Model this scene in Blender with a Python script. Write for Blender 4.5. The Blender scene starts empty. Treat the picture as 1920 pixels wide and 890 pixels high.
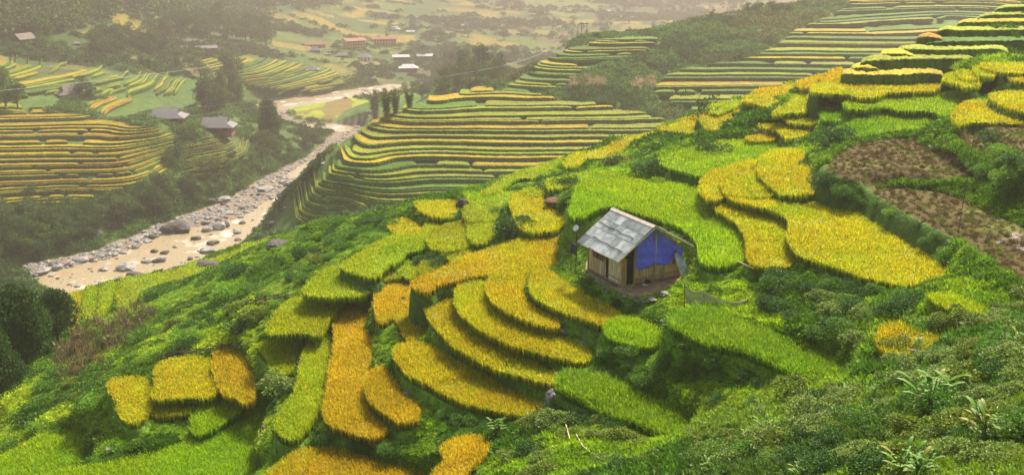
import bpy, math, random, zlib
import numpy as np
from mathutils import Vector, Matrix
import time; _T0 = time.time()
def tick(n): print("TICK", n, round(time.time()-_T0, 1))
random.seed(7); RNG = np.random.default_rng(7)
SC = bpy.context.scene; COL = SC.collection
# ------------------------------------------------------------------ camera model (pixels are those of the 1920x890 photograph)
CAMZ = 100.0; F = 1900.0; PITCH = math.radians(17.0)
cp, sp = math.cos(PITCH), math.sin(PITCH)
def ray(px, py):
    px = np.asarray(px, float); py = np.asarray(py, float)
    x = (px-960)/F; y = (445-py)/F
    return np.stack([x, cp+y*sp, -sp+y*cp], -1)
def on_plane(px, py, z):                      # the point of a horizontal plane seen at a pixel
    d = ray(px, py); t = (z-CAMZ)/d[..., 2]
    return d*t[..., None]+np.array([0, 0, CAMZ])
def at_drop(px, py, drop): return on_plane(px, py, CAMZ-drop)
def to_px(x, y, z):
    z = z-CAMZ; dep = y*cp-z*sp; up = y*sp+z*cp
    dep = np.where(dep < .1, .1, dep)
    return 960+F*x/dep, 445-F*up/dep
# ------------------------------------------------------------------ noise and polygons
def _h(xi, yi, s):
    n = (xi*374761393+yi*668265263+s*974634777) & 0xffffffff
    n = ((n ^ (n >> 13))*1274126177) & 0xffffffff
    return ((n ^ (n >> 16)) & 0xffff)/65535.0
def vnoise(x, y, s=0):
    x = np.asarray(x, float); y = np.asarray(y, float)
    xi = np.floor(x).astype(np.int64); yi = np.floor(y).astype(np.int64)
    u = x-xi; v = y-yi; u = u*u*(3-2*u); v = v*v*(3-2*v)
    a = _h(xi, yi, s); b = _h(xi+1, yi, s); c = _h(xi, yi+1, s); d = _h(xi+1, yi+1, s)
    return (a*(1-u)+b*u)*(1-v)+(c*(1-u)+d*u)*v
def fbm(x, y, s=0, o=4):
    t = 0; a = .5
    for i in range(o):
        t = t+a*vnoise(x*2**i, y*2**i, s+i*17); a *= .5
    return t/(1-.5**o)                        # 0..1
def inside(poly, x, y):
    poly = np.asarray(poly, float); r = np.zeros(x.shape, bool)
    x0, y0 = poly[:, 0].min(), poly[:, 1].min(); x1, y1 = poly[:, 0].max(), poly[:, 1].max()
    idx = np.nonzero((x >= x0) & (x <= x1) & (y >= y0) & (y <= y1))
    if len(idx[0]) == 0: return r
    X = x[idx]; Y = y[idx]; ins = np.zeros(X.shape, bool); n = len(poly)
    for i in range(n):
        ax, ay = poly[i]; bx, by = poly[(i+1) % n]
        if ay == by: continue
        c = ((ay > Y) != (by > Y)) & (X < (bx-ax)*(Y-ay)/(by-ay)+ax)
        ins ^= c
    r[idx] = ins
    return r
def edge_dist(poly, x, y):
    d = np.full(x.shape, 1e9); n = len(poly)
    for i in range(n):
        ax, ay = poly[i][:2]; bx, by = poly[(i+1) % n][:2]
        ex, ey = bx-ax, by-ay; L = ex*ex+ey*ey+1e-12
        t = np.clip(((x-ax)*ex+(y-ay)*ey)/L, 0, 1)
        d = np.minimum(d, (x-ax-t*ex)**2+(y-ay-t*ey)**2)
    return np.sqrt(d)
def smooth_poly(p, k=4):
    p = np.asarray(p, float); n = len(p); out = []
    for i in range(n):
        a, b, c, d = p[i-1], p[i], p[(i+1) % n], p[(i+2) % n]
        for j in range(k):
            t = j/k
            out.append(.5*((2*b)+(-a+c)*t+(2*a-5*b+4*c-d)*t*t+(-a+3*b-3*c+d)*t**3))
    return np.array(out)
def sstep(a, b, x):
    t = np.clip((x-a)/(b-a), 0, 1); return t*t*(3-2*t)
class RBF:
    def __init__(s, P, lam=1.5):
        P = np.asarray(P, float); s.c = P[:, :2]/100; n = len(P)
        K = s.k(s.c)+np.eye(n)*lam*1e-3
        A = np.zeros((n+3, n+3)); A[:n, :n] = K; Q = np.c_[np.ones(n), s.c]
        A[:n, n:] = Q; A[n:, :n] = Q.T
        s.w = np.linalg.solve(A, np.r_[P[:, 2], 0, 0, 0])
    def k(s, X):
        d2 = ((X[:, None, :]-s.c[None])**2).sum(-1)
        return .5*d2*np.log(d2+1e-12)
    def __call__(s, x, y):
        sh = np.shape(x); X = np.c_[np.ravel(x), np.ravel(y)]/100; out = np.empty(len(X))
        for i in range(0, len(X), 40000):
            c = X[i:i+40000]; out[i:i+40000] = s.k(c)@s.w[:-3]+s.w[-3]+c@s.w[-2:]
        return out.reshape(sh)
# ------------------------------------------------------------------ the rice plots near the camera: (colour, drop of the rice tops, label, outline in the photo)
PADDIES = [
 ('yel', 19.3, 'largest golden rice paddy, widening to a blunt end below the brown stubble field', [(1365,362),(1440,366),(1540,362),(1620,382),(1690,430),(1740,460),(1783,490),(1775,507),(1740,520),(1690,525),(1620,510),(1560,490),(1500,470),(1480,440),(1485,410),(1450,386),(1400,376)]),
 ('yel', 19.1, 'yellow rice paddy at the neck just uphill of the largest golden paddy', [(1360,318),(1385,305),(1418,302),(1425,325),(1450,346),(1500,358),(1440,362),(1368,358),(1356,338)]),
 ('yel', 19.5, 'small rounded yellow rice paddy with a green strip curving round its left side', [(1313,345),(1325,325),(1352,314),(1354,335),(1362,356),(1350,368),(1325,368)]),
 ('yel', 18.6, 'uppermost yellow rice paddy between the paddy neck and dark shrubs by the brown field', [(1426,297),(1445,284),(1500,282),(1510,300),(1528,340),(1525,354),(1470,357),(1444,340),(1427,320)]),
 ('yel', 20.1, 'yellow rice paddy in a curved tongue below the neck, left of the largest golden paddy', [(1337,380),(1360,374),(1420,387),(1458,405),(1472,440),(1487,484),(1460,491),(1410,486),(1403,445),(1383,410)]),
 ('fresh', 20.8, 'tall green rice paddy wrapping round behind and to the right of the hut', [(1078,402),(1077,375),(1090,345),(1127,325),(1165,331),(1232,346),(1262,338),(1306,316),(1316,328),(1308,345),(1322,368),(1340,387),(1378,410),(1398,450),(1394,480),(1350,492),(1318,484),(1310,448),(1275,418),(1235,404),(1180,388),(1140,380)]),
 ('stub', 17.2, 'upper brown stubble field with burnt black patches', [(1548,305),(1600,272),(1700,258),(1762,288),(1870,358),(1980,420),(1960,402),(1880,362),(1800,338),(1700,328),(1600,334),(1560,325)]),
 ('stub', 18.0, 'wide brown stubble field with a pale wet patch, below the upper one at the right edge', [(1640,352),(1760,358),(1870,402),(2050,490),(2050,600),(1960,550),(1895,520),(1840,482),(1800,452),(1720,410),(1655,372)]),
 ('stub', 16.0, 'small brown plot inside a curving green bank near the right edge', [(1790,252),(1845,240),(1882,270),(1895,300),(1880,312),(1840,292),(1800,272)]),
 ('stub', 15.3, 'reddish brown plot cut by the right edge above the curving green bank', [(1862,236),(1960,232),(1980,300),(1920,318),(1905,290),(1885,262)]),
 ('yel', 23.6, 'yellow rice terrace closest below the hut, bending towards the small green plot', [(1000,516),(1030,510),(1060,530),(1100,555),(1150,578),(1163,592),(1155,608),(1110,598),(1070,580),(1030,565),(1002,545)]),
 ('fresh', 23.4, 'small bright green rice plot at the end of the yellow terrace below the hut', [(1140,602),(1180,596),(1232,610),(1240,630),(1220,645),(1170,635),(1138,620)]),
 ('amber', 24.3, 'orange tinged rice terrace, second one down from the hut', [(925,512),(918,545),(940,570),(980,590),(1010,600),(1042,607),(1044,600),(1010,580),(985,560),(976,535),(984,508),(960,500)]),
 ('yel', 25.1, 'yellow rice terrace, third one down from the hut, with pale rocks at its right end', [(868,525),(858,560),(875,590),(920,620),(960,640),(1020,655),(1090,670),(1105,660),(1080,640),(1030,625),(990,607),(950,587),(922,562),(908,530)]),
 ('yel', 26.0, 'longest curved yellow rice terrace, fourth one down from the hut', [(795,530),(795,560),(815,600),(850,640),(890,665),(940,685),(1000,703),(1040,710),(1046,702),(1000,678),(960,662),(920,645),(888,622),(860,595),(845,565),(850,530),(820,522)]),
 ('yel', 27.2, 'yellow and orange rice terrace ending at the grey boulder', [(742,655),(770,643),(800,645),(830,665),(880,690),(920,710),(960,735),(1000,750),(1033,760),(1028,771),(960,768),(900,755),(850,740),(800,712),(762,690)]),
 ('lime', 27.3, 'yellow green rice field on the left brow above the long orange strip', [(576,536),(610,506),(645,501),(700,520),(690,540),(660,550),(580,548)]),
 ('lime', 28.7, 'lime rice field just below the brow at the head of the orange strip', [(508,608),(545,560),(600,553),(650,553),(636,572),(612,598),(598,622),(565,617),(510,619)]),
 ('gold', 27.5, 'ragged orange rice patch with a dark rock in it', [(708,538),(730,521),(788,517),(790,528),(768,550),(778,580),(800,615),(790,628),(765,630),(752,605),(740,590),(712,595)]),
 ('gold', 28.3, 'short orange rice strip between the long orange strip and two small rocks', [(700,692),(722,690),(745,725),(765,750),(782,765),(780,782),(750,785),(720,765),(695,745),(690,715)]),
 ('gold', 29.1, 'long upright orange rice strip left of the curved terraces', [(632,578),(630,640),(618,720),(612,780),(650,800),(690,812),(722,806),(715,794),(690,772),(680,745),(690,690),(692,640),(690,600),(678,572),(655,562)]),
 ('lime', 29.9, 'tall lime yellow rice strip left of the long orange strip', [(584,630),(620,630),(627,660),(622,700),(608,740),(580,790),(555,815),(530,812),(520,790),(535,765),(560,720),(568,680),(576,650)]),
 ('yel', 26.9, 'little detached yellow rice plot on the bushy brow', [(730,416),(760,409),(790,425),(785,437),(750,436),(733,426)]),
 ('yel', 25.9, 'yellow rice plot behind the leaning dark stone on the crest', [(780,378),(820,374),(858,378),(852,402),(820,402),(792,392)]),
 ('lime', 30.7, 'small yellow green rice plot above the round grey bush', [(487,642),(520,638),(555,642),(552,685),(518,696),(505,672)]),
 ('gold', 32.0, 'orange rice plot, rightmost of the three plots under the brush fence', [(403,662),(443,658),(465,690),(475,725),(468,750),(440,740),(412,722)]),
 ('yel', 32.4, 'square yellow rice plot, middle one of the three under the brush fence', [(304,680),(393,670),(402,733),(355,738),(291,741),(293,722)]),
 ('yel', 33.1, 'yellow rice plot, leftmost of the three plots, above the dark gully', [(206,711),(268,707),(282,735),(277,768),(252,786),(230,777),(217,742)]),
 ('yel', 33.4, 'thin yellow rice sliver below the square yellow plot', [(288,762),(330,758),(366,762),(350,772),(310,776),(284,773)]),
 ('fresh', 33.3, 'green rice terrace bending beneath the three plots', [(372,768),(398,748),(445,762),(438,776),(385,805),(364,806),(360,786)]),
 ('fresh', 33.9, 'broad green rice field in the lower left corner with a yellow rim', [(70,893),(250,857),(370,818),(440,782),(470,766),(515,772),(490,800),(475,850),(462,930),(40,930)]),
 ('fresh', 37.0, 'green rice field cut by the left edge of the picture beside the gully', [(-60,880),(40,838),(90,806),(130,800),(162,818),(150,848),(182,860),(110,884),(-60,930)]),
 ('green', 21.6, 'thick green rice strip with long arching blades, right of centre below the net', [(1264,588),(1320,573),(1400,600),(1480,630),(1560,660),(1603,700),(1590,716),(1540,715),(1480,685),(1400,650),(1330,632),(1272,608)]),
 ('green', 25.0, 'thick green rice strip beside the grey boulder, nearer than the other green strip', [(1052,704),(1090,692),(1150,712),(1220,742),(1288,776),(1298,800),(1270,812),(1200,786),(1120,752),(1062,728)]),
 ('amber', 18.6, 'small amber rice patch among shrubs at the right, above the grey poles', [(1650,618),(1680,602),(1720,615),(1768,622),(1762,640),(1740,656),(1700,660),(1652,645)]),
 ('lime', 18.0, 'narrow lime rice strip sloping down to the right beneath the brown field', [(1742,548),(1800,556),(1868,590),(1858,612),(1830,598),(1780,572)]),
 ('gold', 30.4, 'orange rice field cut by the bottom edge, left of centre', [(490,905),(545,852),(590,839),(660,850),(720,868),(800,890),(830,930),(470,930)]),
 ('gold', 27.8, 'small orange rice plot at the bottom edge beside a fallen cane', [(842,823),(880,816),(916,830),(914,846),(882,870),(852,905),(800,905),(834,862),(830,838)]),
 ('amber', 43.5, 'dull amber leftmost bed of the river field, beside the big dark tree', [(118,558),(150,545),(148,570),(150,600),(135,615),(122,590)]),
 ('lime', 43.5, 'second bed from the left in the river field, between two dark bands', [(158,541),(180,536),(178,560),(172,590),(160,598)]),
 ('lime', 43.5, 'third bed from the left in the river field, between two dark bands', [(192,532),(215,527),(211,555),(196,585),(186,592)]),
 ('lime', 43.5, 'long yellow green bed of the river field tapering up along the river bank', [(228,524),(260,517),(330,507),(400,484),(470,460),(520,443),(540,452),(480,474),(430,494),(360,514),(300,526),(250,560),(228,580),(222,560)]),
 ('fresh', 19.8, 'bright green rice paddy uphill of the hut, below the grey ridge rocks', [(1240,297),(1259,289),(1323,276),(1357,264),(1396,262),(1465,257),(1511,262),(1520,272),(1500,279),(1440,282),(1418,300),(1380,303),(1335,312),(1314,322),(1280,314),(1250,306)]),
 ('amber', 24.8, 'fan shaped amber rice field left of the hut where the curved terraces begin', [(775,528),(795,517),(850,493),(912,468),(961,456),(998,439),(1048,427),(1045,449),(1037,478),(1040,500),(1005,506),(985,500),(960,494),(915,506),(880,512),(850,520),(820,528),(800,540)]),
 ('amber', 20.8, 'yellow amber rice plot at the foot of the thin tree', [(1236,238),(1262,230),(1292,219),(1309,217),(1320,238),(1318,248),(1298,249),(1262,242)]),
 ('lime', 19.2, 'pale lime rice plot on the skyline just right of the thin tree', [(1328,201),(1340,193),(1365,188),(1394,189),(1378,199),(1365,203),(1348,210),(1328,206)]),
 ('amber', 19.6, 'amber rice band with green notches right of the thin tree', [(1311,216),(1336,208),(1365,204),(1386,194),(1415,188),(1419,203),(1398,212),(1386,214),(1373,224),(1357,232),(1344,239),(1328,237),(1313,222)]),
 ('amber', 17.8, 'amber rice band curving up the ridge, above the notched one', [(1394,185),(1428,166),(1461,162),(1492,152),(1492,170),(1486,176),(1461,174),(1450,182),(1461,193),(1444,197),(1413,189)]),
 ('amber', 16.4, 'dull amber rice plot on the ridge just below the orange one', [(1494,153),(1511,147),(1537,139),(1537,147),(1532,155),(1517,162),(1498,160)]),
 ('gold', 15.5, 'orange rice plot on the ridge at the foot of the stepped hill', [(1539,148),(1541,139),(1577,126),(1573,145),(1565,152)]),
 ('yel', 17.2, 'yellow rice plot with a ragged rim inside the bend of the amber bands', [(1490,176),(1513,174),(1511,189),(1519,199),(1511,206),(1478,207),(1450,211),(1461,201),(1482,189)]),
 ('yel', 16.6, 'tiny yellow rice ledge right of the ragged yellow plot', [(1517,180),(1532,177),(1552,182),(1550,190),(1521,188)]),
 ('yel', 16.2, 'tiny yellow rice ledge below the wide bright field', [(1550,175),(1565,172),(1598,180),(1592,187),(1559,183)]),
 ('yel', 17.0, 'thin yellow rice ledge behind the tall green block', [(1519,197),(1536,193),(1565,195),(1577,199),(1565,203),(1532,203)]),
 ('yel', 17.9, 'yellow rice ledge in front of the tall green block', [(1467,218),(1490,216),(1527,219),(1543,210),(1542,218),(1527,230),(1502,228),(1482,225)]),
 ('yel', 18.6, 'yellow rice plot beside the round grey rock on the ridge', [(1421,232),(1448,231),(1490,236),(1518,247),(1490,253),(1469,253),(1461,243)]),
 ('yel', 19.3, 'little yellow rice strip beneath the round grey rock', [(1400,256),(1428,251),(1459,254),(1440,260),(1407,260)]),
 ('lime', 23.2, 'lime rice ledge above the red earth mound', [(1030,337),(1073,326),(1119,317),(1111,330),(1073,343),(1057,347),(1030,349)]),
 ('lime', 24.0, 'short lime rice ledge left of the red earth mound', [(980,353),(1027,344),(1025,360),(1000,365),(984,361)]),
 ('yel', 23.8, 'yellow rice band on the brow in the middle distance, upper part', [(1070,292),(1140,275),(1157,262),(1219,249),(1252,245),(1250,252),(1219,270),(1202,276),(1160,285),(1140,292),(1107,292),(1082,307),(1060,306)]),
 ('lime', 25.0, 'light green rice band on the brow in the middle distance, lower part', [(902,360),(938,338),(967,323),(1019,306),(1068,295),(1058,306),(1050,315),(1023,319),(1002,329),(971,330),(948,346),(930,358)]),
 ('yel', 22.9, 'little yellow rice plot on the ridge between grey scrub', [(1136,297),(1157,290),(1178,291),(1178,299),(1150,302)]),
 ('lime', 26.3, 'yellow green rice field on the left slope above the dark dip', [(642,496),(670,478),(709,454),(744,441),(778,441),(802,434),(806,458),(764,467),(749,481),(722,496),(702,513),(672,507)]),
 ('lime', 25.7, 'lime rice field in the middle, right of the left slope field', [(806,434),(857,417),(876,412),(873,440),(875,460),(813,462)]),
 ('lime', 25.3, 'lime rice hollow above the dark clump of bushes in the middle', [(880,413),(902,408),(927,418),(931,435),(905,452),(888,450),(878,436)]),
 ('lime', 27.1, 'light green rice wedge beside the ragged orange patch', [(696,530),(722,498),(739,491),(754,513),(722,520)]),
 ('lime', 26.9, 'middle light green rice wedge left of the dark dip', [(737,487),(754,478),(773,491),(790,513),(759,514)]),
 ('lime', 26.5, 'light green rice wedge under the dark dip', [(791,488),(818,485),(832,501),(800,514),(788,508)]),
 ('lime', 26.0, 'narrow light green rice strip right of the dark dip', [(823,468),(857,463),(884,476),(852,487),(833,475)]),
 ('yel', 26.6, 'tiny yellow rice plot right of the detached yellow one', [(795,422),(808,416),(826,423),(801,432)]),
 ('yel', 24.1, 'squarish yellow green rice field on the crest left above the hut dish', [(963,367),(1011,364),(1018,384),(1055,402),(1052,417),(1036,427),(986,428),(968,404)]),
 ('lime', 25.1, 'lime rice field running over the crest right of the dark stone', [(872,363),(912,360),(984,359),(961,371),(939,385),(934,399),(919,408),(902,407),(878,410),(872,388),(890,380)]),
 ('yel', 15.2, 'wide bright yellow rice field beneath the stepped hill at the upper right', [(1560,153),(1579,146),(1633,147),(1675,141),(1709,137),(1762,136),(1768,145),(1759,159),(1747,164),(1694,166),(1661,167),(1642,174),(1606,175),(1590,170),(1530,167),(1530,158)]),
 ('yel', 14.2, 'yellow rice plot at the right end of the wide bright field', [(1769,145),(1778,136),(1792,136),(1797,145),(1827,151),(1838,157),(1808,160),(1797,154),(1782,151)]),
 ('yel', 13.9, 'lens shaped yellow rice plot on the upper right slope', [(1794,135),(1804,128),(1827,136),(1840,143),(1827,147),(1804,144)]),
 ('yel', 13.5, 'small yellow rice plot left of the grey rock at the upper right', [(1824,127),(1843,125),(1866,132),(1862,140),(1841,140)]),
 ('yel', 13.1, 'highest yellow rice plot at the right edge under the stepped hill', [(1841,120),(1866,117),(1919,116),(1960,116),(1960,133),(1919,132),(1873,130),(1854,125)]),
 ('amber', 13.6, 'dull amber rice plot at the right edge beside the grey rock', [(1892,139),(1960,135),(1960,151),(1902,147)]),
 ('fresh', 15.9, 'large mid green rice field below the wide bright yellow one', [(1585,194),(1617,180),(1636,178),(1678,182),(1743,182),(1793,172),(1856,182),(1846,188),(1812,189),(1803,203),(1799,210),(1785,215),(1743,201),(1694,201),(1655,196),(1617,200)]),
 ('yel', 14.9, 'golden rice field at the right edge just above the brown plots', [(1786,218),(1812,191),(1858,189),(1885,197),(1921,208),(1960,215),(1960,226),(1827,222),(1804,228)]),
 ('yel', 14.1, 'golden rice field at the right edge, upper one of the two', [(1858,176),(1885,171),(1921,171),(1960,171),(1960,210),(1921,204),(1888,195),(1869,185)]),
 ('green', 17.0, 'tall dark green rice block at the head of the ridge', [(1544,205),(1560,199),(1594,196),(1678,202),(1684,212),(1640,213),(1632,220),(1590,221),(1546,220)]),
 ('green', 16.7, 'long pale green rice field along the top rim of the brown stubble', [(1638,217),(1694,213),(1724,204),(1780,216),(1783,225),(1762,236),(1732,236),(1682,238),(1642,244),(1598,253),(1571,249),(1579,236)]),
]
for i, p in enumerate(PADDIES):
    P = smooth_poly(p[3], 4); ar = .5*np.sum(P[:, 0]*np.roll(P[:, 1], -1)-np.roll(P[:, 0], -1)*P[:, 1]); tn = np.roll(P, -1, 0)-np.roll(P, 1, 0); nn_ = np.stack([tn[:, 1], -tn[:, 0]], -1)*np.sign(ar); nn_ /= np.linalg.norm(nn_, axis=1)[:, None]+1e-9
    if p[0] not in ('stub',): P = P+nn_*min(5.5, .068*abs(ar)**.5)*np.array([1, .8])
    W = at_drop(P[:, 0], P[:, 1], p[1])
    PADDIES[i] = dict(kind=p[0], drop=p[1], label=p[2], px=P, w=W, z=CAMZ-p[1])
YARD_PX = smooth_poly([(1099,494),(1112,484),(1190,495),(1290,500),(1296,512),(1262,532),(1222,548),(1180,551),(1134,529),(1102,508)], 3)
YARD = dict(kind='dirt', w=at_drop(YARD_PX[:, 0], YARD_PX[:, 1], 22.7), z=CAMZ-22.7)
# ------------------------------------------------------------------ terrain layers from sight points (photo x, photo y, drop below the camera)
ctl = []
for p in PADDIES: ctl += [tuple(w) for w in p['w'][::9]]
ctl += [(w[0], w[1], YARD['z']+.3) for w in YARD['w'][::8]]
A_pts = [(100,700,37.5),(250,640,35.5),(150,620,39.5),(0,750,39),(-80,700,44),(350,590,34.5),(450,550,33),(560,480,31),(620,440,30.5),(700,400,29),(20,620,44),
 (1000,850,25.6),(1150,870,22.8),(1300,850,20.6),(1450,760,20.4),(1380,730,22.3),(1500,800,17.8),(1600,850,15.3),(1600,770,17.3),(1750,780,14.4),(1750,889,12),(1920,889,9.8),(1920,760,11.6),
 (1920,650,13.9),(1850,700,14.2),(1700,690,17.6),(1600,600,19.9),(1500,560,20.6),(1420,535,21.0),(1300,560,22.3),(1245,600,22.9),(1200,680,24.4),(1340,690,23.2),(1900,575,16.4),(1800,525,18.6),
 (750,830,29.4),(900,790,28.2),(640,830,30.4),(480,880,32.6),(540,740,30.9),(480,720,31.6),(1085,470,23.2),(1060,520,24.2),(1130,645,24.6),(1150,545,23.7),
 (1040,340,24.0),(900,460,25.4),(1560,270,18.0),(1500,225,18.4),(1340,290,20.6),(1150,310,22.2),(1180,290,22.6),(1620,132,14.0),(1700,115,13.4),(1700,75,12.2),(1800,110,13.2),(1800,60,11.7),(1900,90,12.5),(1900,30,10.6),(1980,60,11.5)]
ctl += [tuple(at_drop(a, b, c)) for a, b, c in A_pts]
A_sil = [(-60,600,48),(60,590,46),(135,552,44.5),(300,510,44),(470,455,43),(560,428,34),(640,402,31),(720,386,29),(780,371,27.6),(860,362,26),(940,325,25.6),(1019,302,25.3),(1065,290,24.8),(1150,261,24.3),(1250,242,23.4),(1340,195,20.2),(1420,170,18.2),(1500,146,15.9),(1600,106,13.2),(1700,66,11.9),(1800,34,10.8),(1900,8,9.9),(1980,-10,9.2)]
for a, b, c in A_sil:
    P = at_drop(a, b, c); ctl.append(tuple(P)); h = math.hypot(P[0], P[1]); tdep = c/h
    for e, k in ((18, 9), (60, 34), (140, 60)):
        ctl.append((P[0]*(1+e/h), P[1]*(1+e/h), P[2]-e*tdep-k))
ctl += [(0, 0, CAMZ-2.2), (0, -80, CAMZ+18), (60, -40, CAMZ+20), (-60, -30, CAMZ-20), (60, 10, CAMZ+4), (-70, 40, CAMZ-34), (8, 12, CAMZ-7.5), (-15, 15, CAMZ-14)]
LA = RBF(ctl)
_gp = [(-80,24.6),(-40,27),(0,31),(22,33),(40,34.6),(50,35.5),(75,37.8),(100,40),(130,43),(155,45.2),(180,47.2),(200,48.8),(225,50.6),(250,52.2),(275,54.2),(300,56),(325,57.8),(350,59.6),(375,61.4),(400,63.5)]
def gB(v): return float(np.interp(v, [q[0] for q in _gp], [q[1] for q in _gp]))
bp = [(u, v) for u, v in [(720,235),(880,190),(1000,185),(1150,190),(1250,215),(1350,200),(650,280),(800,250),(1000,250),(1200,250),(620,320),(750,300),(900,300),(1100,290),(660,350),(800,350),(950,350),(700,378),(850,375),
 (1100,150),(1200,140),(1300,160),(1450,160),(1180,105),(1300,100),(1420,110),(1550,110),(1350,55),(1450,55),(1550,60),(1680,60),(1560,20),(1700,10),(1850,10)]]
bc = [tuple(at_drop(u, v, gB(v))) for u, v in bp]
bc += [tuple(at_drop(*q)) for q in [(560,385,68),(520,415,74),(490,432,80),(610,375,63),(640,400,66),(900,160,58),(830,165,67),(760,178,77),(1000,130,43.2),(950,172,47)]]
for a, b, c in [(500,405,75),(545,350,68),(590,305,61),(650,252,54.5),(700,222,51.5),(780,192,49),(870,171,47),(940,158,46.2),(1000,118,43.6),(1060,86,41.5),(1150,72,39.2),(1240,52,36.8),(1330,32,34.4),(1400,22,33),(1500,5,31.2),(1600,-10,29.5),(1750,-25,28),(1950,-60,25)]:
    P = at_drop(a, b, c); bc.append(tuple(P)); h = math.hypot(P[0], P[1])
    if a < 800:                                # the outer flank falls to the river
        for e, k in ((9, 4), (28, 18), (75, 48)): bc.append((P[0]*(1+e*.6/h)-e*.3, P[1]*(1+e*.6/h), max(-14, P[2]-e*.6*c/h-k)))
    elif a >= 940:
        for e, k in ((60, 14), (160, 45), (320, 70)): bc.append((P[0]*(1+e/h), P[1]*(1+e/h), max(-10, P[2]-e*c/h-k)))
for a, b, c in [(760,172,77),(840,154,67),(930,135,57)]:
    P = at_drop(a, b, c); bc.append(tuple(P)); h = math.hypot(P[0], P[1])
    for e, k in ((50, 12), (150, 45)): bc.append((P[0]*(1+e/h), P[1]*(1+e/h), max(-10, P[2]-e*c/h-k)))
for a, b in [(470,425),(515,350),(560,300),(430,450),(480,385),(600,265),(400,480),(350,490),(440,410)]:
    P = at_drop(a, b, 94); bc.append(tuple(P))
bc += [(-200, 150, -5), (0, 150, 10), (-60, 190, 10), (120, 100, 30), (60, 200, 26)]
LB = RBF(bc)
WZ = CAMZ-90.0
C_pts = [(-80,470,83),(50,450,85),(-80,400,80),(150,300,74.6),(0,385,83.5),(0,300,74.3),(0,215,65.5),(150,215,65.8),(110,385,84.6),(300,250,69.6),(75,250,69.2),(75,340,79.0),(0,250,69.0),(200,250,69.3),(240,300,75),(230,340,79.5),(-80,300,74),(-80,250,69),(250,222,67.7),(250,190,66.6),(250,160,65.2),(320,205,70.2),(320,168,68.4),(180,200,65.7),(190,170,64.9),(330,330,83),(320,300,79),(405,246,73.5),(313,226,70.5),(450,270,80),(480,300,84),(400,330,84.5),
 (250,420,87),(130,182,64.5),(0,180,63.5),(0,102,57.5),(250,130,64),(370,150,71),(370,190,73.5),(450,190,80),(-100,60,46),(0,60,50),(0,0,38),(150,0,41),(300,0,48),(150,60,53),(300,60,61),(200,105,61),(300,100,65),(400,95,71),(500,110,75),
 (500,150,80),(640,185,87),(640,120,83.5),(560,90,80),(600,60,79),(500,50,73),(500,0,62),(400,30,64),(640,20,74),(720,90,85.5),(760,130,88),(850,105,88),(700,210,88.3),(760,190,88.3),(620,215,88.3),(800,60,84),(900,90,88),(1000,60,87),
 (800,20,80),(900,40,84),(1000,10,83),(1100,30,86),(1200,30,87),(1150,0,83),(1300,20,86),(700,0,72),(1300,-8,80),(900,0,78),(600,0,66),(550,255,86)]
cc = [tuple(at_drop(*q)) for q in C_pts]
for q in [(80,520),(200,480),(300,440),(400,430),(480,390),(560,320),(620,260),(500,195),(600,182),(730,163),(330,500),(120,550)]: cc.append(tuple(at_drop(q[0], q[1], 89.4)))
cc += [(-100, 150, 8), (0, 150, 8), (200, 200, 8), (-250, 180, 10), (250, 400, 8), (400, 700, 8), (100, 350, 9), (60, 600, 9), (600, 900, 10)]
for az in range(-34, 40, 6):
    a = math.radians(az); cc.append((2300*math.sin(a), 2300*math.cos(a), 30)); cc.append((3200*math.sin(a), 3200*math.cos(a), 92))
LC = RBF(cc)
RIVER_BED = smooth_poly([(40,500),(130,484),(230,452),(300,420),(392,390),(458,356),(522,320),(582,290),(610,262),(618,248),(560,240),(520,228),(455,210),(500,192),(600,176),(735,158),(740,168),(620,190),(545,205),(560,226),(640,232),(695,238),(680,252),(650,275),(620,305),(575,345),(530,400),(490,440),(400,484),(320,509),(200,535),(115,560)], 3)
WATER = [smooth_poly(q, 3) for q in (
 [(70,522),(145,500),(225,480),(285,452),(325,434),(380,424),(430,414),(470,402),(500,378),(540,372),(520,402),(492,440),(420,478),(330,508),(200,536),(120,560)],
 [(455,210),(500,192),(600,176),(735,158),(740,168),(620,190),(545,205),(520,206),(490,216)],
 [(500,228),(560,232),(640,234),(660,240),(640,247),(560,247),(520,240)],
 [(540,330),(570,308),(600,292),(625,285),(606,305),(575,330)])]
def on_px(poly, z): 
    w = on_plane(poly[:, 0], poly[:, 1], z); return w[:, :2]
BEDW = on_px(RIVER_BED, WZ); WATW = [on_px(w, WZ) for w in WATER]
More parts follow.
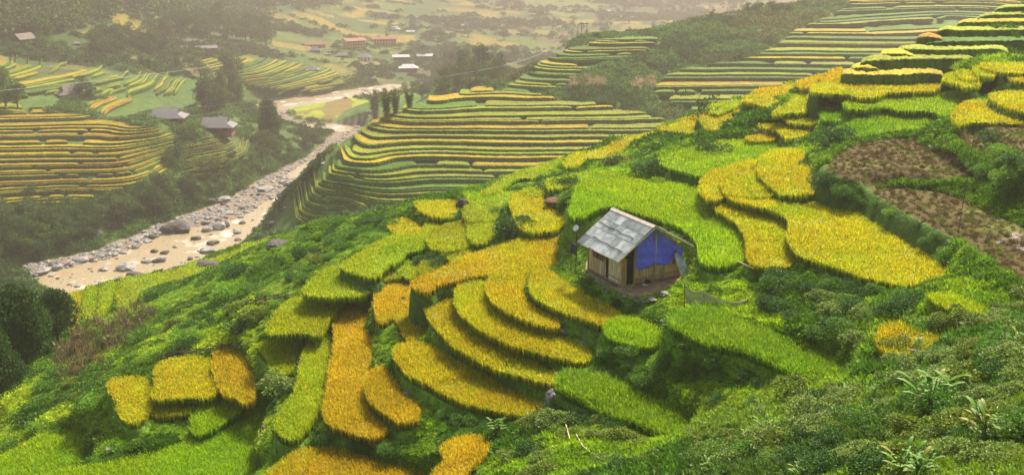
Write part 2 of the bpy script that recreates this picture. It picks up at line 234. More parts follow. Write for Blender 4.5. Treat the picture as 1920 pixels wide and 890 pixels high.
# ------------------------------------------------------------------ hillsides cut into narrow terraces: layer, outline, step, colours (weights), rice height
REGIONS = [
 dict(name='spur', L='B', px=[(498,425),(560,345),(650,248),(720,212),(800,186),(870,168),(990,172),(1060,186),(1180,203),(1250,222),(1262,240),(1180,270),(1100,300),(1000,332),(900,362),(820,380),(740,384),(690,384),(640,398),(585,412),(540,424)], step=.62, gap=.2, kinds='ylgllylgl', sector=(24, 70)),
 dict(name='ridge', L='B', px=[(1262,192),(1225,172),(1262,132),(1420,100),(1480,60),(1580,14),(1640,-30),(1960,-40),(1960,60),(1840,40),(1700,90),(1600,130),(1480,170),(1400,205),(1330,215)], step=.72, gap=.2, kinds='gglgyll', sector=(16, 50)),
 dict(name='saddle', L='B', px=[(935,172),(990,130),(1062,84),(1200,64),(1235,72),(1190,105),(1110,122),(1062,160),(1000,172)], step=.62, gap=.25, kinds='llgygl', sector=(20, 40)),
 dict(name='hill', L='A', px=[(1500,162),(1560,132),(1600,104),(1700,62),(1760,48),(1840,16),(1980,-20),(1980,100),(1900,100),(1850,98),(1800,114),(1760,136),(1700,138),(1590,142),(1540,158)], step=1.0, gap=.0, kinds='ylglla', sector=(80, 90)),
 dict(name='valley_yellow', L='C', px=[(-60,214),(140,211),(230,226),(320,246),(328,270),(322,300),(300,326),(200,360),(110,385),(-60,400)], step=.72, gap=.22, kinds='yyyyay', sector=(24, 70)),
 dict(name='valley_upper', L='C', px=[(-60,98),(60,106),(250,130),(372,150),(372,166),(300,176),(185,182),(150,172),(60,206),(-60,206)], step=.5, gap=.3, kinds='lllgyg', sector=(14, 40)),
 dict(name='valley_mid', L='C', px=[(170,186),(280,176),(365,168),(368,192),(330,205),(280,206),(230,222),(170,206)], step=.34, gap=.15, kinds='yaly', sector=(14, 40)),
 dict(name='valley_far', L='C', px=[(375,112),(480,104),(600,122),(640,140),(640,160),(560,178),(462,192),(455,150),(372,140)], step=.5, gap=.28, kinds='lygl', sector=(14, 40)),
 dict(name='valley_low', L='C', px=[(345,262),(440,252),(480,262),(440,300),(340,345),(345,300)], step=.5, gap=.3, kinds='bblg', sector=(14, 40)),
]
for R in REGIONS: R['px'] = smooth_poly(R['px'], 3)
LAY = dict(A=LA, B=LB, C=LC)
def layers(x, y):
    r = np.hypot(x, y)
    a = LA(x, y); b = np.full(a.shape, -50.); c = np.full(a.shape, -50.)
    m = (y > 0) & (np.abs(x) < y*1.0+1) & (r > 140); b[m] = np.minimum(LB(x[m], y[m]), 105.0)
    m = (r > 150) & (y > 0); c[m] = np.clip(LC(x[m], y[m]), 5, 112)
    back = (y <= 0) | (np.abs(x) > y*1.0+1)
    a = np.where(r > 400, np.minimum(a, -60+0*a), a)
    c = np.where(back & (r > 150), np.maximum(c, 8+20*fbm(x/200, y/200, 5)), c)
    return a, b, c
def ground_z(x, y, info=False):
    x = np.asarray(x, float); y = np.asarray(y, float); sh = x.shape; x = x.ravel(); y = y.ravel()
    a, b, c = layers(x, y); r = np.hypot(x, y)
    a = a-.55+(fbm(x/3.1, y/3.1, 1)-.5)*.7*sstep(5, 25, r)+(fbm(x/.9, y/.9, 9, 3)-.5)*.3
    b = b-.5+(fbm(x/9, y/9, 2)-.5)*2.2
    cn = (fbm(x/25, y/25, 3)-.5)*3*sstep(400, 700, r)+(fbm(x/160, y/160, 8)-.5)*14*sstep(700, 1400, r)
    bed = edge_dist(BEDW, x, y) if len(x) < 4000 else None
    bx0, by0 = BEDW.min(0)-30; bx1, by1 = BEDW.max(0)+30
    m = (x > bx0) & (x < bx1) & (y > by0) & (y < by1)
    ed = np.full(x.shape, 99.); ed[m] = edge_dist(BEDW, x[m], y[m]); ins = inside(BEDW, x, y)
    c = c+cn+(fbm(x/8, y/8, 4)-.5)*.8
    grav = WZ+.45+(fbm(x/5, y/5, 6)-.5)*1.1
    for W in WATW:
        e = np.full(x.shape, 99.); q = m & (x > W[:, 0].min()-6) & (x < W[:, 0].max()+6) & (y > W[:, 1].min()-8) & (y < W[:, 1].max()+8)
        e[q] = edge_dist(W, x[q], y[q]); iw = inside(W, x, y)
        s = np.where(iw, e, -e); grav = np.where(q, grav*(1-sstep(-2.5, 1.5, s))+(WZ-1.0)*sstep(-2.5, 1.5, s), grav)
    c = np.where(ins, grav+(c-grav)*0, grav*(1-sstep(0, 14, ed))+c*sstep(0, 14, ed))
    c = np.where(~ins, np.maximum(c, WZ+.3), c)
    b = np.where(ins & (r > 150), np.minimum(b, WZ-2), b)
    a = np.where(ins & (r > 170), np.minimum(a, WZ-2), a)
    z = np.maximum(np.maximum(a, b), c); lay = np.where(z == a, 0, np.where(z == b, 1, 2))
    u, v = to_px(x, y, z+.6); reg = np.full(x.shape, -1); ok = y > 5
    for i, R in enumerate(REGIONS):
        li = 'ABC'.index(R['L']); mm = inside(R['px'], u, v) & ok & (lay == li)
        reg[mm] = i; z = np.where(mm, z-R['step']-.25, z)
    pid = np.full(x.shape, -1)
    for i, P in enumerate(PADDIES+[YARD]):
        W = P['w']; q = (lay == 0) & (x > W[:, 0].min()-1.6) & (x < W[:, 0].max()+1.6) & (y > W[:, 1].min()-1.6) & (y < W[:, 1].max()+1.6)
        if not q.any(): continue
        X, Y = x[q], y[q]; e = edge_dist(W[:, :2], X, Y); iw = inside(W[:, :2], X, Y); s = np.where(iw, e, -e)
        wd_ = 1.4 if P['kind'] == 'stub' else .35; t = sstep(-wd_, .02, s); zb = P['z']-(0.02 if P['kind'] in ('stub', 'dirt') else .60)
        lim = zb+(z[q]-zb)*np.clip(1-t, 0, 1)
        z[q] = lim; k = pid[q]; k[iw] = i; pid[q] = k
    if info: return z.reshape(sh), lay.reshape(sh), reg.reshape(sh), pid.reshape(sh), np.where(ins, 1, np.where(ed < 14, .5, 0)).reshape(sh)
    return z.reshape(sh)
tick('p1')
# ------------------------------------------------------------------ object helpers
def tag(o, label=None, cat=None, group=None, kind=None):
    if label: o['label'] = label
    if cat: o['category'] = cat
    if group: o['group'] = group
    if kind: o['kind'] = kind
    return o
def mesh_np(name, V, Fs, mats, parent=None, col=None, mi=None, smooth=False, link=True):
    """V (n,3); Fs = list of arrays of faces (m,3) / (m,4); col (n,3) vertex colours"""
    me = bpy.data.meshes.new(name); V = np.asarray(V, np.float32)
    me.vertices.add(len(V)); me.vertices.foreach_set('co', V.ravel())
    Fs = [np.asarray(f, np.int32) for f in Fs if len(f)]
    tot = np.concatenate([np.full(len(f), f.shape[1], np.int32) for f in Fs]); idx = np.concatenate([f.ravel() for f in Fs])
    st = np.r_[0, np.cumsum(tot)[:-1]].astype(np.int32)
    me.loops.add(len(idx)); me.loops.foreach_set('vertex_index', idx)
    me.polygons.add(len(tot)); me.polygons.foreach_set('loop_start', st)
    try: me.polygons.foreach_set('loop_total', tot)
    except Exception: pass
    if not isinstance(mats, (list, tuple)): mats = [mats]
    for m in mats: me.materials.append(m)
    if mi is not None: me.polygons.foreach_set('material_index', np.asarray(mi, np.int32))
    me.polygons.foreach_set('use_smooth', np.full(len(tot), smooth, bool))
    if col is not None:
        a = me.color_attributes.new('col', 'FLOAT_COLOR', 'POINT'); c = np.ones((len(V), 4), np.float32); c[:, :3] = col
        a.data.foreach_set('color', c.ravel())
    me.update(calc_edges=True)
    o = bpy.data.objects.new(name, me)
    if link: COL.objects.link(o)
    if parent: o.parent = parent
    return o
class MB:                                       # collects boxes, bars and tubes into one mesh
    def __init__(s): s.v = []; s.f = []
    def add(s, vs, fs):
        n = len(s.v); s.v += [tuple(v) for v in vs]; s.f += [tuple(i+n for i in f) for f in fs]; return s
    def box(s, c, d, M=None):
        x, y, z = (q/2 for q in d); vs = [Vector((a*x, b*y, e*z)) for a in (-1, 1) for b in (-1, 1) for e in (-1, 1)]
        if M is not None: vs = [M@v for v in vs]
        vs = [v+Vector(c) for v in vs]
        return s.add(vs, [(0,1,3,2),(4,6,7,5),(0,4,5,1),(2,3,7,6),(0,2,6,4),(1,5,7,3)])
    def tube(s, pts, rad, n=6, cap=True):
        pts = [Vector(p) for p in pts]; rs = rad if isinstance(rad, (list, tuple)) else [rad]*len(pts); vs = []; fs = []
        for i, p in enumerate(pts):
            t = (pts[min(i+1, len(pts)-1)]-pts[max(i-1, 0)]).normalized()
            a = t.cross(Vector((0, 0, 1)) if abs(t.z) < .95 else Vector((1, 0, 0))).normalized(); b = t.cross(a)
            for k in range(n):
                w = 2*math.pi*k/n; vs.append(p+(a*math.cos(w)+b*math.sin(w))*rs[i])
        for i in range(len(pts)-1):
            for k in range(n): fs.append((i*n+k, i*n+(k+1) % n, (i+1)*n+(k+1) % n, (i+1)*n+k))
        if cap: fs += [tuple(range(n))[::-1], tuple(range((len(pts)-1)*n, len(pts)*n))]
        return s.add(vs, fs)
    def bar(s, a, b, w, h, up=(0, 0, 1)):
        a = Vector(a); b = Vector(b); t = (b-a); L = t.length; t.normalize(); u = Vector(up)
        sd = t.cross(u).normalized(); u2 = sd.cross(t)
        vs = [p+sd*(i*w/2)+u2*(j*h/2) for p in (a, b) for i in (-1, 1) for j in (-1, 1)]
        return s.add(vs, [(0,1,3,2),(4,6,7,5),(0,4,5,1),(2,3,7,6),(0,2,6,4),(1,5,7,3)])
    def slab(s, q, th, n=None):                 # a thick polygon
        q = [Vector(p) for p in q]; nn = n or (q[1]-q[0]).cross(q[2]-q[0]).normalized(); k = len(q)
        vs = q+[p-nn*th for p in q]; fs = [tuple(range(k)), tuple(range(2*k-1, k-1, -1))]+[(i, k+i, k+(i+1) % k, (i+1) % k) for i in range(k)]
        return s.add(vs, fs)
    def build(s, name, mat, parent=None, link=True, smooth=False):
        me = bpy.data.meshes.new(name); me.from_pydata([tuple(v) for v in s.v], [], s.f)
        me.materials.append(mat)
        if smooth:
            for p in me.polygons: p.use_smooth = True
        me.update(); o = bpy.data.objects.new(name, me)
        if link: COL.objects.link(o)
        if parent: o.parent = parent
        return o
def empty(name, loc, rz=0, scale=1):
    o = bpy.data.objects.new(name, None); COL.objects.link(o); o.location = loc; o.rotation_euler = (0, 0, rz); o.scale = (scale,)*3
    o.empty_display_size = .2
    return o
KIDS = {}
def copy_tree(o):
    c = o.copy(); COL.objects.link(c)
    for ch in [q for q in KIDS[o.name]]:
        d = ch.copy(); COL.objects.link(d); d.parent = c
    return c
# ------------------------------------------------------------------ materials
def mat(name, base=(.5, .5, .5), rough=.8, attr=False, noise=None, bump=None, transl=0, spec=.3, metal=0, inst=False):
    m = bpy.data.materials.new(name); m.use_nodes = True; nt = m.node_tree; N = nt.nodes; L = nt.links
    b = N['Principled BSDF']; b.inputs['Roughness'].default_value = rough; b.inputs['Specular IOR Level'].default_value = spec; b.inputs['Metallic'].default_value = metal
    b.inputs['Base Color'].default_value = (*base, 1); src = None
    if attr:
        a = N.new('ShaderNodeAttribute'); a.attribute_name = 'col'; src = a.outputs['Color']
    if inst:
        a = N.new('ShaderNodeAttribute'); a.attribute_name = 'tint'; a.attribute_type = 'INSTANCER'
        if src is not None:
            mx = N.new('ShaderNodeMix'); mx.data_type = 'RGBA'; mx.blend_type = 'MULTIPLY'; mx.inputs[0].default_value = 1
            L.new(src, mx.inputs[6]); L.new(a.outputs['Color'], mx.inputs[7]); src = mx.outputs[2]
        else: src = a.outputs['Color']
    tc = N.new('ShaderNodeNewGeometry') if attr and not inst else None
    pos = tc.outputs['Position'] if tc else None
    if pos is None:
        t2 = N.new('ShaderNodeTexCoord'); pos = t2.outputs['Object']
    if noise:                                   # (scale, dark, light[, stretch])
        n = N.new('ShaderNodeTexNoise'); n.inputs['Scale'].default_value = noise[0]; n.inputs['Detail'].default_value = 6; n.inputs['Roughness'].default_value = .65
        p = pos
        if len(noise) > 3:
            mp = N.new('ShaderNodeMapping'); mp.inputs['Scale'].default_value = noise[3]; L.new(pos, mp.inputs['Vector']); p = mp.outputs[0]
        L.new(p, n.inputs['Vector'])
        mr = N.new('ShaderNodeMapRange'); mr.inputs[1].default_value = .3; mr.inputs[2].default_value = .7; mr.inputs[3].default_value = noise[1]; mr.inputs[4].default_value = noise[2]
        L.new(n.outputs['Fac'], mr.inputs[0])
        mx = N.new('ShaderNodeMix'); mx.data_type = 'RGBA'; mx.blend_type = 'MULTIPLY'; mx.inputs[0].default_value = 1
        if src is not None: L.new(src, mx.inputs[6])
        else: mx.inputs[6].default_value = (*base, 1)
        L.new(mr.outputs[0], mx.inputs[7]); src = mx.outputs[2]
    if src is not None: L.new(src, b.inputs['Base Color'])
    if bump:
        n = N.new('ShaderNodeTexNoise'); n.inputs['Scale'].default_value = bump[0]; n.inputs['Detail'].default_value = 5; L.new(pos, n.inputs['Vector'])
        bp = N.new('ShaderNodeBump'); bp.inputs['Strength'].default_value = bump[1]; bp.inputs['Distance'].default_value = bump[2]
        L.new(n.outputs['Fac'], bp.inputs['Height']); L.new(bp.outputs[0], b.inputs['Normal'])
    if transl:
        t = N.new('ShaderNodeBsdfTranslucent'); mix = N.new('ShaderNodeMixShader'); mix.inputs[0].default_value = transl
        if src is not None: L.new(src, t.inputs['Color'])
        else: t.inputs['Color'].default_value = (*base, 1)
        out = N['Material Output']; L.new(b.outputs[0], mix.inputs[1]); L.new(t.outputs[0], mix.inputs[2]); L.new(mix.outputs[0], out.inputs['Surface'])
    return m
M_ground = mat('ground_soil_and_grass', attr=True, noise=(1.7, .6, 1.45), bump=(5, .8, .15), rough=.95, spec=.1)
M_rice = mat('rice', attr=True, transl=.4, rough=.6, spec=.25)
M_terr = mat('terrace_rice', attr=True, noise=(2.2, .62, 1.4, (1, 1, .6)), bump=(4, .9, .25), rough=.85, spec=.1)
M_leafi = mat('weed_leaves', attr=True, inst=True, transl=.3, rough=.55, spec=.3)
M_leaf = mat('leaves', attr=True, transl=.3, rough=.55, spec=.3)
M_crown = mat('crown_leaves', attr=True, transl=.25, rough=.7, spec=.2)
M_bark = mat('bark', (.13, .10, .075), noise=(6, .6, 1.4, (1, 1, .2)), rough=.9)
M_rock = mat('rock', (.20, .195, .19), noise=(1.8, .35, 1.7), bump=(6, .7, .1), rough=.85)
M_rockdark = mat('dark_rock', (.05, .047, .047), noise=(1.2, .4, 1.8), bump=(4, .8, .15), rough=.85)
M_rockbrown = mat('brown_rock', (.24, .16, .11), noise=(1.2, .5, 1.6), bump=(4, .8, .15), rough=.9)
# ------------------------------------------------------------------ world, sun, camera
w = bpy.data.worlds.new('World'); SC.world = w; w.use_nodes = True; nt = w.node_tree
SUN_EL, SUN_AZ = math.radians(48), math.radians(28)       # ahead of the camera and a little to the right
sky = nt.nodes.new('ShaderNodeTexSky'); sky.sky_type = 'NISHITA'; sky.sun_disc = False; sky.sun_elevation = SUN_EL; sky.sun_rotation = SUN_AZ
sky.dust_density = 6; sky.air_density = 1.0; sky.ozone_density = .6; sky.altitude = 900
hz = nt.nodes.new('ShaderNodeMix'); hz.data_type = 'RGBA'; hz.blend_type = 'MULTIPLY'; hz.inputs[0].default_value = 1; hz.inputs[7].default_value = (1.12, 1.0, .80, 1)   # warm tint added to the sky colour, takes blue out of the ambient light
nt.links.new(sky.outputs[0], hz.inputs[6]); nt.links.new(hz.outputs[2], nt.nodes['Background'].inputs[0]); nt.nodes['Background'].inputs[1].default_value = .115
sl = bpy.data.lights.new('sun', 'SUN'); sl.energy = 4.3; sl.angle = math.radians(4); sl.color = (1, .90, .74)
so = bpy.data.objects.new('sun', sl); COL.objects.link(so)
sd = Vector((math.sin(SUN_AZ)*math.cos(SUN_EL), math.cos(SUN_AZ)*math.cos(SUN_EL), math.sin(SUN_EL)))
so.rotation_euler = sd.to_track_quat('Z', 'Y').to_euler(); so.location = sd*50+Vector((0, 0, CAMZ))
cd = bpy.data.cameras.new('camera'); cam = bpy.data.objects.new('camera', cd); COL.objects.link(cam); SC.camera = cam
cam.location = (0, 0, CAMZ); cam.rotation_euler = (math.pi/2-PITCH, 0, 0); cd.sensor_width = 36; cd.lens = 36*F/1920; cd.clip_start = .2; cd.clip_end = 9000
HAZE = .00048
vs = SC.view_settings; vs.view_transform = 'Standard'; vs.look = 'None'; vs.exposure = 1.3; vs.gamma = 1
cy = SC.cycles; cy.max_bounces = 6; cy.diffuse_bounces = 3; cy.glossy_bounces = 2; cy.transmission_bounces = 3; cy.volume_bounces = 1; cy.transparent_max_bounces = 4
# ------------------------------------------------------------------ ground: one sheet, finer where it is near
azd = np.radians(np.linspace(-37, 37, 1150)); azs = np.concatenate([np.radians(np.linspace(-180, -38, 50)), azd, np.radians(np.linspace(38, 180, 50)[:-1])])
rs = np.concatenate([np.linspace(1.5, 14, 14), np.exp(np.linspace(math.log(14.3), math.log(150), 760)), np.exp(np.linspace(math.log(150.8), math.log(600), 330)), np.exp(np.linspace(math.log(604), math.log(3600), 190))])
RR, AA = np.meshgrid(rs, azs, indexing='ij'); GX = RR*np.sin(AA); GY = RR*np.cos(AA)
GZ, LAYI, REGI, PID, BEDI = ground_z(GX, GY, True)
C3 = lambda *c: np.array(c)
RICE = dict(y=((.58, .43, .018), (.20, .27, .02)), a=((.60, .33, .02), (.22, .24, .02)), l=((.34, .40, .02), (.13, .24, .02)), g=((.12, .26, .02), (.06, .16, .015)), b=((.30, .26, .07), (.12, .14, .03)))
def ground_colour():
    x, y = GX, GY; n = fbm(x/4, y/4, 21)[..., None]; n2 = fbm(x/17, y/17, 22)[..., None]; n3 = fbm(x/1.1, y/1.1, 23, 3)[..., None]
    r = RR[..., None]
    gr = C3(.06, .13, .014)*(1-n)+C3(.12, .22, .018)*n
    col = gr*(.8+.5*n3)
    u, v = to_px(x, y, GZ)
    dry = (sstep(.5, .75, fbm(x/6, y/6, 31)))[..., None]*.5
    col = col*(1-dry*.5)+C3(.14, .13, .05)*dry*.5
    # spur hillside: brushy green
    b = (LAYI == 1)[..., None]; colb = C3(.05, .11, .022)*(1-n)+C3(.10, .17, .035)*n; brown = sstep(.55, .7, n2); colb = colb*(1-.4*brown)+C3(.13, .10, .045)*.4*brown
    col = np.where(b, colb, col)
    # valley: patchwork of fields and scrub
    c = (LAYI == 2)[..., None]; sx = x/42+3*fbm(x/90, y/90, 41); sy = y/(7+RR*.016)+4.5*fbm(x/120, y/160, 42)
    cell = vnoise(np.floor(sx), np.floor(sy), 43); edge = np.minimum(np.abs(sy-np.round(sy)), 1)
    pal = np.array([(.15, .14, .03), (.08, .12, .025), (.20, .16, .025), (.045, .085, .02), (.10, .08, .035), (.10, .13, .025), (.17, .14, .03), (.06, .095, .02)])
    colc = pal[(cell*7.99).astype(int)]*(.55+.6*n3)*(.8+.4*n); colc = np.where((edge < .16)[..., None], C3(.035, .07, .02), colc)
    wood = sstep(.47, .55, fbm(x/60, y/80, 44))[..., None]; wood = np.where(RR[..., None] > 700, wood, wood*.4)
    up = sstep(0, 1, (40-v)/40)[..., None]*(u < 620)[..., None]; wood = np.maximum(wood, up)
    low = ((RR < 600) & (u < 640) & (v > 140))[..., None]; scrub = (C3(.035, .075, .018)*(1-n)+C3(.085, .14, .025)*n)*(.7+.6*n3)
    colc = np.where(low, scrub, colc); colc = colc*(1-wood)+C3(.035, .065, .022)*(.6+.8*n3)*wood
    flat = inside(np.array([(540, 205), (640, 180), (760, 165), (860, 185), (760, 215), (700, 240), (620, 228), (556, 222)]), u, v)[..., None] & c
    p2 = fbm(x/30, y/50, 47)[..., None]; colc = np.where(flat, np.where(p2 > .60, C3(.15, .12, .04), np.where(p2 > .45, C3(.20, .24, .02), C3(.12, .22, .02))), colc)
    bed = BEDI[..., None]; gravel = C3(.17, .145, .12)*(.5+.9*n3); gravel = gravel*(1-.5*sstep(.5, .8, n))+C3(.27, .17, .10)*.5*sstep(.5, .8, n)
    colc = np.where(bed == 1, gravel, colc)
    col = np.where(c, colc, col)
    for i, P in enumerate(PADDIES+[YARD]):
        m = PID == i
        if P['kind'] == 'stub':
            s = (C3(.055, .042, .017)*(1-n3)+C3(.08, .062, .022)*n3)[m]; burn = sstep(.62, .75, fbm(x[m]/2.2, y[m]/2.2, 51))[:, None]
            burn = burn*inside(np.array([(1575, 290), (1640, 275), (1720, 280), (1760, 320), (1690, 328), (1590, 325)]), u[m], v[m])[:, None]
            gg = sstep(.55, .75, fbm(x[m]/2.6, y[m]/2.6, 52, 5))[:, None]*.6
            s = s*(1-gg)+C3(.13, .15, .03)*gg; s = s*(1-burn)+C3(.03, .02, .015)*burn
            wet = inside(np.array([(1870, 440), (1905, 436), (1945, 445), (1945, 475), (1900, 465), (1868, 455)]), u[m], v[m])[:, None]*sstep(.35, .5, fbm(x[m]/1.2, y[m]/1.2, 53))[:, None]
            s = s*(1-wet)+C3(.20, .17, .15)*wet; col[m] = s
        elif P['kind'] == 'dirt': col[m] = (C3(.23, .16, .10)*(.7+.6*n3))[m]
        else: col[m] = C3(.05, .10, .015)*(.6+.8*n3[m])
    return col
GC = ground_colour()
nr, na = GZ.shape; V = np.stack([GX, GY, GZ], -1).reshape(-1, 3); I = np.arange(nr*na).reshape(nr, na); J = np.roll(I, -1, 1)
quads = np.stack([I[:-1], J[:-1], J[1:], I[1:]], -1).reshape(-1, 4)[:, ::-1]
V = np.r_[V, [[0, 0, CAMZ-2.2]]]; cap = np.stack([np.full(na, len(V)-1), J[0], I[0]], -1)[:, ::-1]
g = mesh_np('ground', V, [quads, cap], M_ground, col=np.r_[GC.reshape(-1, 3), [[.06, .12, .02]]], smooth=True); tag(g, 'green hillsides and valley floor running down to the river', 'ground', kind='structure')
# fast ground lookup
lr = np.log(rs)
def gz(x, y):
    x = np.asarray(x, float); y = np.asarray(y, float); r = np.hypot(x, y); a = np.arctan2(x, y)
    fi = np.interp(np.log(r), lr, np.arange(nr)); fj = np.interp(a, azs, np.arange(na))
    i = np.clip(fi.astype(int), 0, nr-2); j = np.clip(fj.astype(int), 0, na-2); u = fi-i; v = fj-j
    return (GZ[i, j]*(1-u)+GZ[i+1, j]*u)*(1-v)+(GZ[i, j+1]*(1-u)+GZ[i+1, j+1]*u)*v
def hit(px, py, lo=14.3):                        # where the sight line of a photo pixel meets the ground
    px = np.atleast_1d(np.asarray(px, float)); py = np.atleast_1d(np.asarray(py, float)); d = ray(px, py); h = np.hypot(d[:, 0], d[:, 1]); d = d/h[:, None]
    rr = rs[rs >= lo]; out = np.zeros((len(px), 3))
    for k in range(len(px)):
        zz = CAMZ+d[k, 2]*rr; g_ = gz(d[k, 0]*rr, d[k, 1]*rr); s = np.nonzero(zz < g_)[0]; q = s[0] if len(s) else len(rr)-1
        if q > 0 and len(s):
            e0 = zz[q-1]-g_[q-1]; e1 = zz[q]-g_[q]; t = e0/(e0-e1+1e-9); r_ = rr[q-1]+(rr[q]-rr[q-1])*t
        else: r_ = rr[q]
        out[k] = (d[k, 0]*r_, d[k, 1]*r_, CAMZ+d[k, 2]*r_)
    return out
def hit1(px, py, lo=14.3): return Vector(hit([px], [py], lo)[0])
tick('p2')
# ------------------------------------------------------------------ water
WB = bpy.data.materials.new('muddy_sky_tinted_water'); WB.use_nodes = True
def _water():
    nt = WB.node_tree; N = nt.nodes; L = nt.links; b = N['Principled BSDF']; tc = N.new('ShaderNodeTexCoord')
    n = N.new('ShaderNodeTexNoise'); n.inputs['Scale'].default_value = .16; n.inputs['Detail'].default_value = 7; L.new(tc.outputs['Object'], n.inputs['Vector'])
    cr = N.new('ShaderNodeValToRGB'); cr.color_ramp.elements[0].position = .56; cr.color_ramp.elements[0].color = (.275, .215, .12, 1); cr.color_ramp.elements[1].position = .70; cr.color_ramp.elements[1].color = (.66, .58, .50, 1)  # muddy tan base also carries the warm sky's reflection as colour
    L.new(n.outputs['Fac'], cr.inputs[0]); L.new(cr.outputs[0], b.inputs['Base Color']); b.inputs['Roughness'].default_value = .25; b.inputs['Specular IOR Level'].default_value = .5
    n2 = N.new('ShaderNodeTexNoise'); n2.inputs['Scale'].default_value = .8; n2.inputs['Detail'].default_value = 5; L.new(tc.outputs['Object'], n2.inputs['Vector'])
    bp = N.new('ShaderNodeBump'); bp.inputs['Strength'].default_value = .9; bp.inputs['Distance'].default_value = .25; L.new(n2.outputs['Fac'], bp.inputs['Height']); L.new(bp.outputs[0], b.inputs['Normal'])
_water()
xs = np.linspace(BEDW[:, 0].min()-5, BEDW[:, 0].max()+5, 160); ys = np.linspace(BEDW[:, 1].min()-5, BEDW[:, 1].max()+5, 260)
X, Y = np.meshgrid(xs, ys); m = inside(BEDW, X, Y); I = np.arange(X.size).reshape(X.shape)
q = (m[:-1, :-1] | m[1:, 1:]) ; fc = np.stack([I[:-1, :-1], I[:-1, 1:], I[1:, 1:], I[1:, :-1]], -1)[q]
used = np.unique(fc); mp = -np.ones(X.size, int); mp[used] = np.arange(len(used))
wv = np.stack([X.ravel(), Y.ravel(), WZ+.0*X.ravel()], -1)[used]
wa = mesh_np('river', wv, [mp[fc]], WB); tag(wa, 'shallow tan river winding between boulders down the valley', 'river', kind='structure')
# ------------------------------------------------------------------ terraces on the hillsides, each ledge an object
strips = []
def build_region(R, ri):
    L = LAY[R['L']]; step = R['step']; rng = np.random.default_rng(100+ri); px = R['px']
    vis = dict(A=(88, 175), B=(170, 640), C=(240, 720))[R['L']]
    da = dict(A=.11, B=.075, C=.07)[R['L']]; d = ray(px[:, 0], px[:, 1]); az = np.degrees(np.arctan2(d[:, 0], d[:, 1]))
    cols = np.radians(np.arange(az.min()-.3, az.max()+.3, da)); rr = np.arange(vis[0], vis[1], .35)
    CR, CA = np.meshgrid(rr, cols, indexing='ij'); x = CR*np.sin(CA); y = CR*np.cos(CA); z = L(x, y)+(fbm(x/9, y/9, 60+ri)-.5)*step*.5+(fbm(x/40, y/40, 61+ri)-.5)*step*1.6
    nc = len(cols); zm = np.maximum.accumulate(z, 0)+np.arange(len(rr))[:, None]*1e-5
    # only where this layer is the visible one
    oth = [LAY[q](x[::6, ::4], y[::6, ::4]) for q in 'ABC' if q != R['L'] and not (q == 'B' and R['L'] == 'A')]
    k0 = math.floor(zm.min()/step); k1 = math.ceil(zm.max()/step)
    sec = np.zeros(nc, int); p = 0; s = 0
    secoff = []
    while p < nc:
        wdt = int(rng.uniform(*R['sector'])/da*.55); sec[p:p+wdt] = s; secoff.append(0 if R['name'] == 'hill' else rng.uniform(0, step) if rng.random() < .8 else 0); p += wdt; s += 1
    secoff = np.array(secoff)
    for k in range(k0, k1+1):
        shift = int(6/da*.12*math.sin(k*1.7+ri)+rng.uniform(-3, 3)/da*.3); sk = np.roll(sec, shift) if 0 < abs(shift) < nc else sec
        if shift > 0: sk[:shift] = sk[shift] if shift < nc else 0
        lev = lambda q: step*(q+.34*math.sin(q*2.4+ri)+.2*math.sin(q*5.1)); off = secoff[sk]+lev(k); dlt = lev(k+1)-lev(k)
        r0 = np.full(nc, np.nan); r1 = np.full(nc, np.nan)
        for c in range(nc):
            zc = zm[:, c]
            if off[c] <= zc[0] or off[c] >= zc[-1]: continue
            i = np.searchsorted(zc, off[c]); r0[c] = rr[i]-(zc[i]-off[c])/(zc[i]-zc[i-1])*.35
            j = np.searchsorted(zc, off[c]+dlt); r1[c] = rr[min(j, len(rr)-1)] if j >= len(rr) else rr[j]-(zc[j]-off[c]-dlt)/(zc[j]-zc[j-1])*.35
        r1 = np.minimum(r1, r0+16)
        u, v = to_px(r0*np.sin(cols), r0*np.cos(cols), off+.5); ok = ~np.isnan(r0); ok[ok] &= inside(px, u[ok], v[ok])
        gapn = fbm(cols*180, np.full(nc, k*7.3), 70+ri, 3); ok &= gapn > R['gap']*.95
        cuts = np.r_[True, sk[1:] != sk[:-1]]; c = 0
        while c < nc:
            if not ok[c]: c += 1; continue
            e = c+1; mx = int(rng.uniform(9, 60)/da*.6) if R['name'] != 'hill' else 999
            while e < nc and ok[e] and not cuts[e] and e-c < mx: e += 1
            if e-c >= (28 if R['name'] == 'hill' else 9): strips.append((R, ri, k, c, e, cols[c:e], r0[c:e], r1[c:e], off[c:e].copy(), rng.integers(1 << 30)))
            c = e
HILL_ROWS = [(9.9, 'l', [(1866,15),(1900,14),(1980,13)]), (10.4, 'l', [(1833,29),(1850,27),(1900,26),(1980,26)]), (10.95, 'y', [(1796,40),(1820,42),(1880,41),(1980,40)]), (11.4, 'l', [(1757,53),(1790,57),(1860,56),(1980,55)]), (11.75, 'a', [(1720,66),(1745,69),(1772,68)]),
 (12.1, 'g', [(1738,75),(1770,77),(1860,75),(1980,74)]), (12.65, 'l', [(1685,85),(1705,92),(1760,93),(1850,91),(1895,92)]), (12.95, 'y', [(1650,97),(1680,101),(1716,101)]), (13.3, 'l', [(1614,112),(1640,114),(1700,112),(1780,111),(1835,113)]), (13.75, 'y', [(1596,122),(1620,126),(1650,125)]), (14.1, 'y', [(1578,134),(1610,138),(1690,137),(1772,134)])]
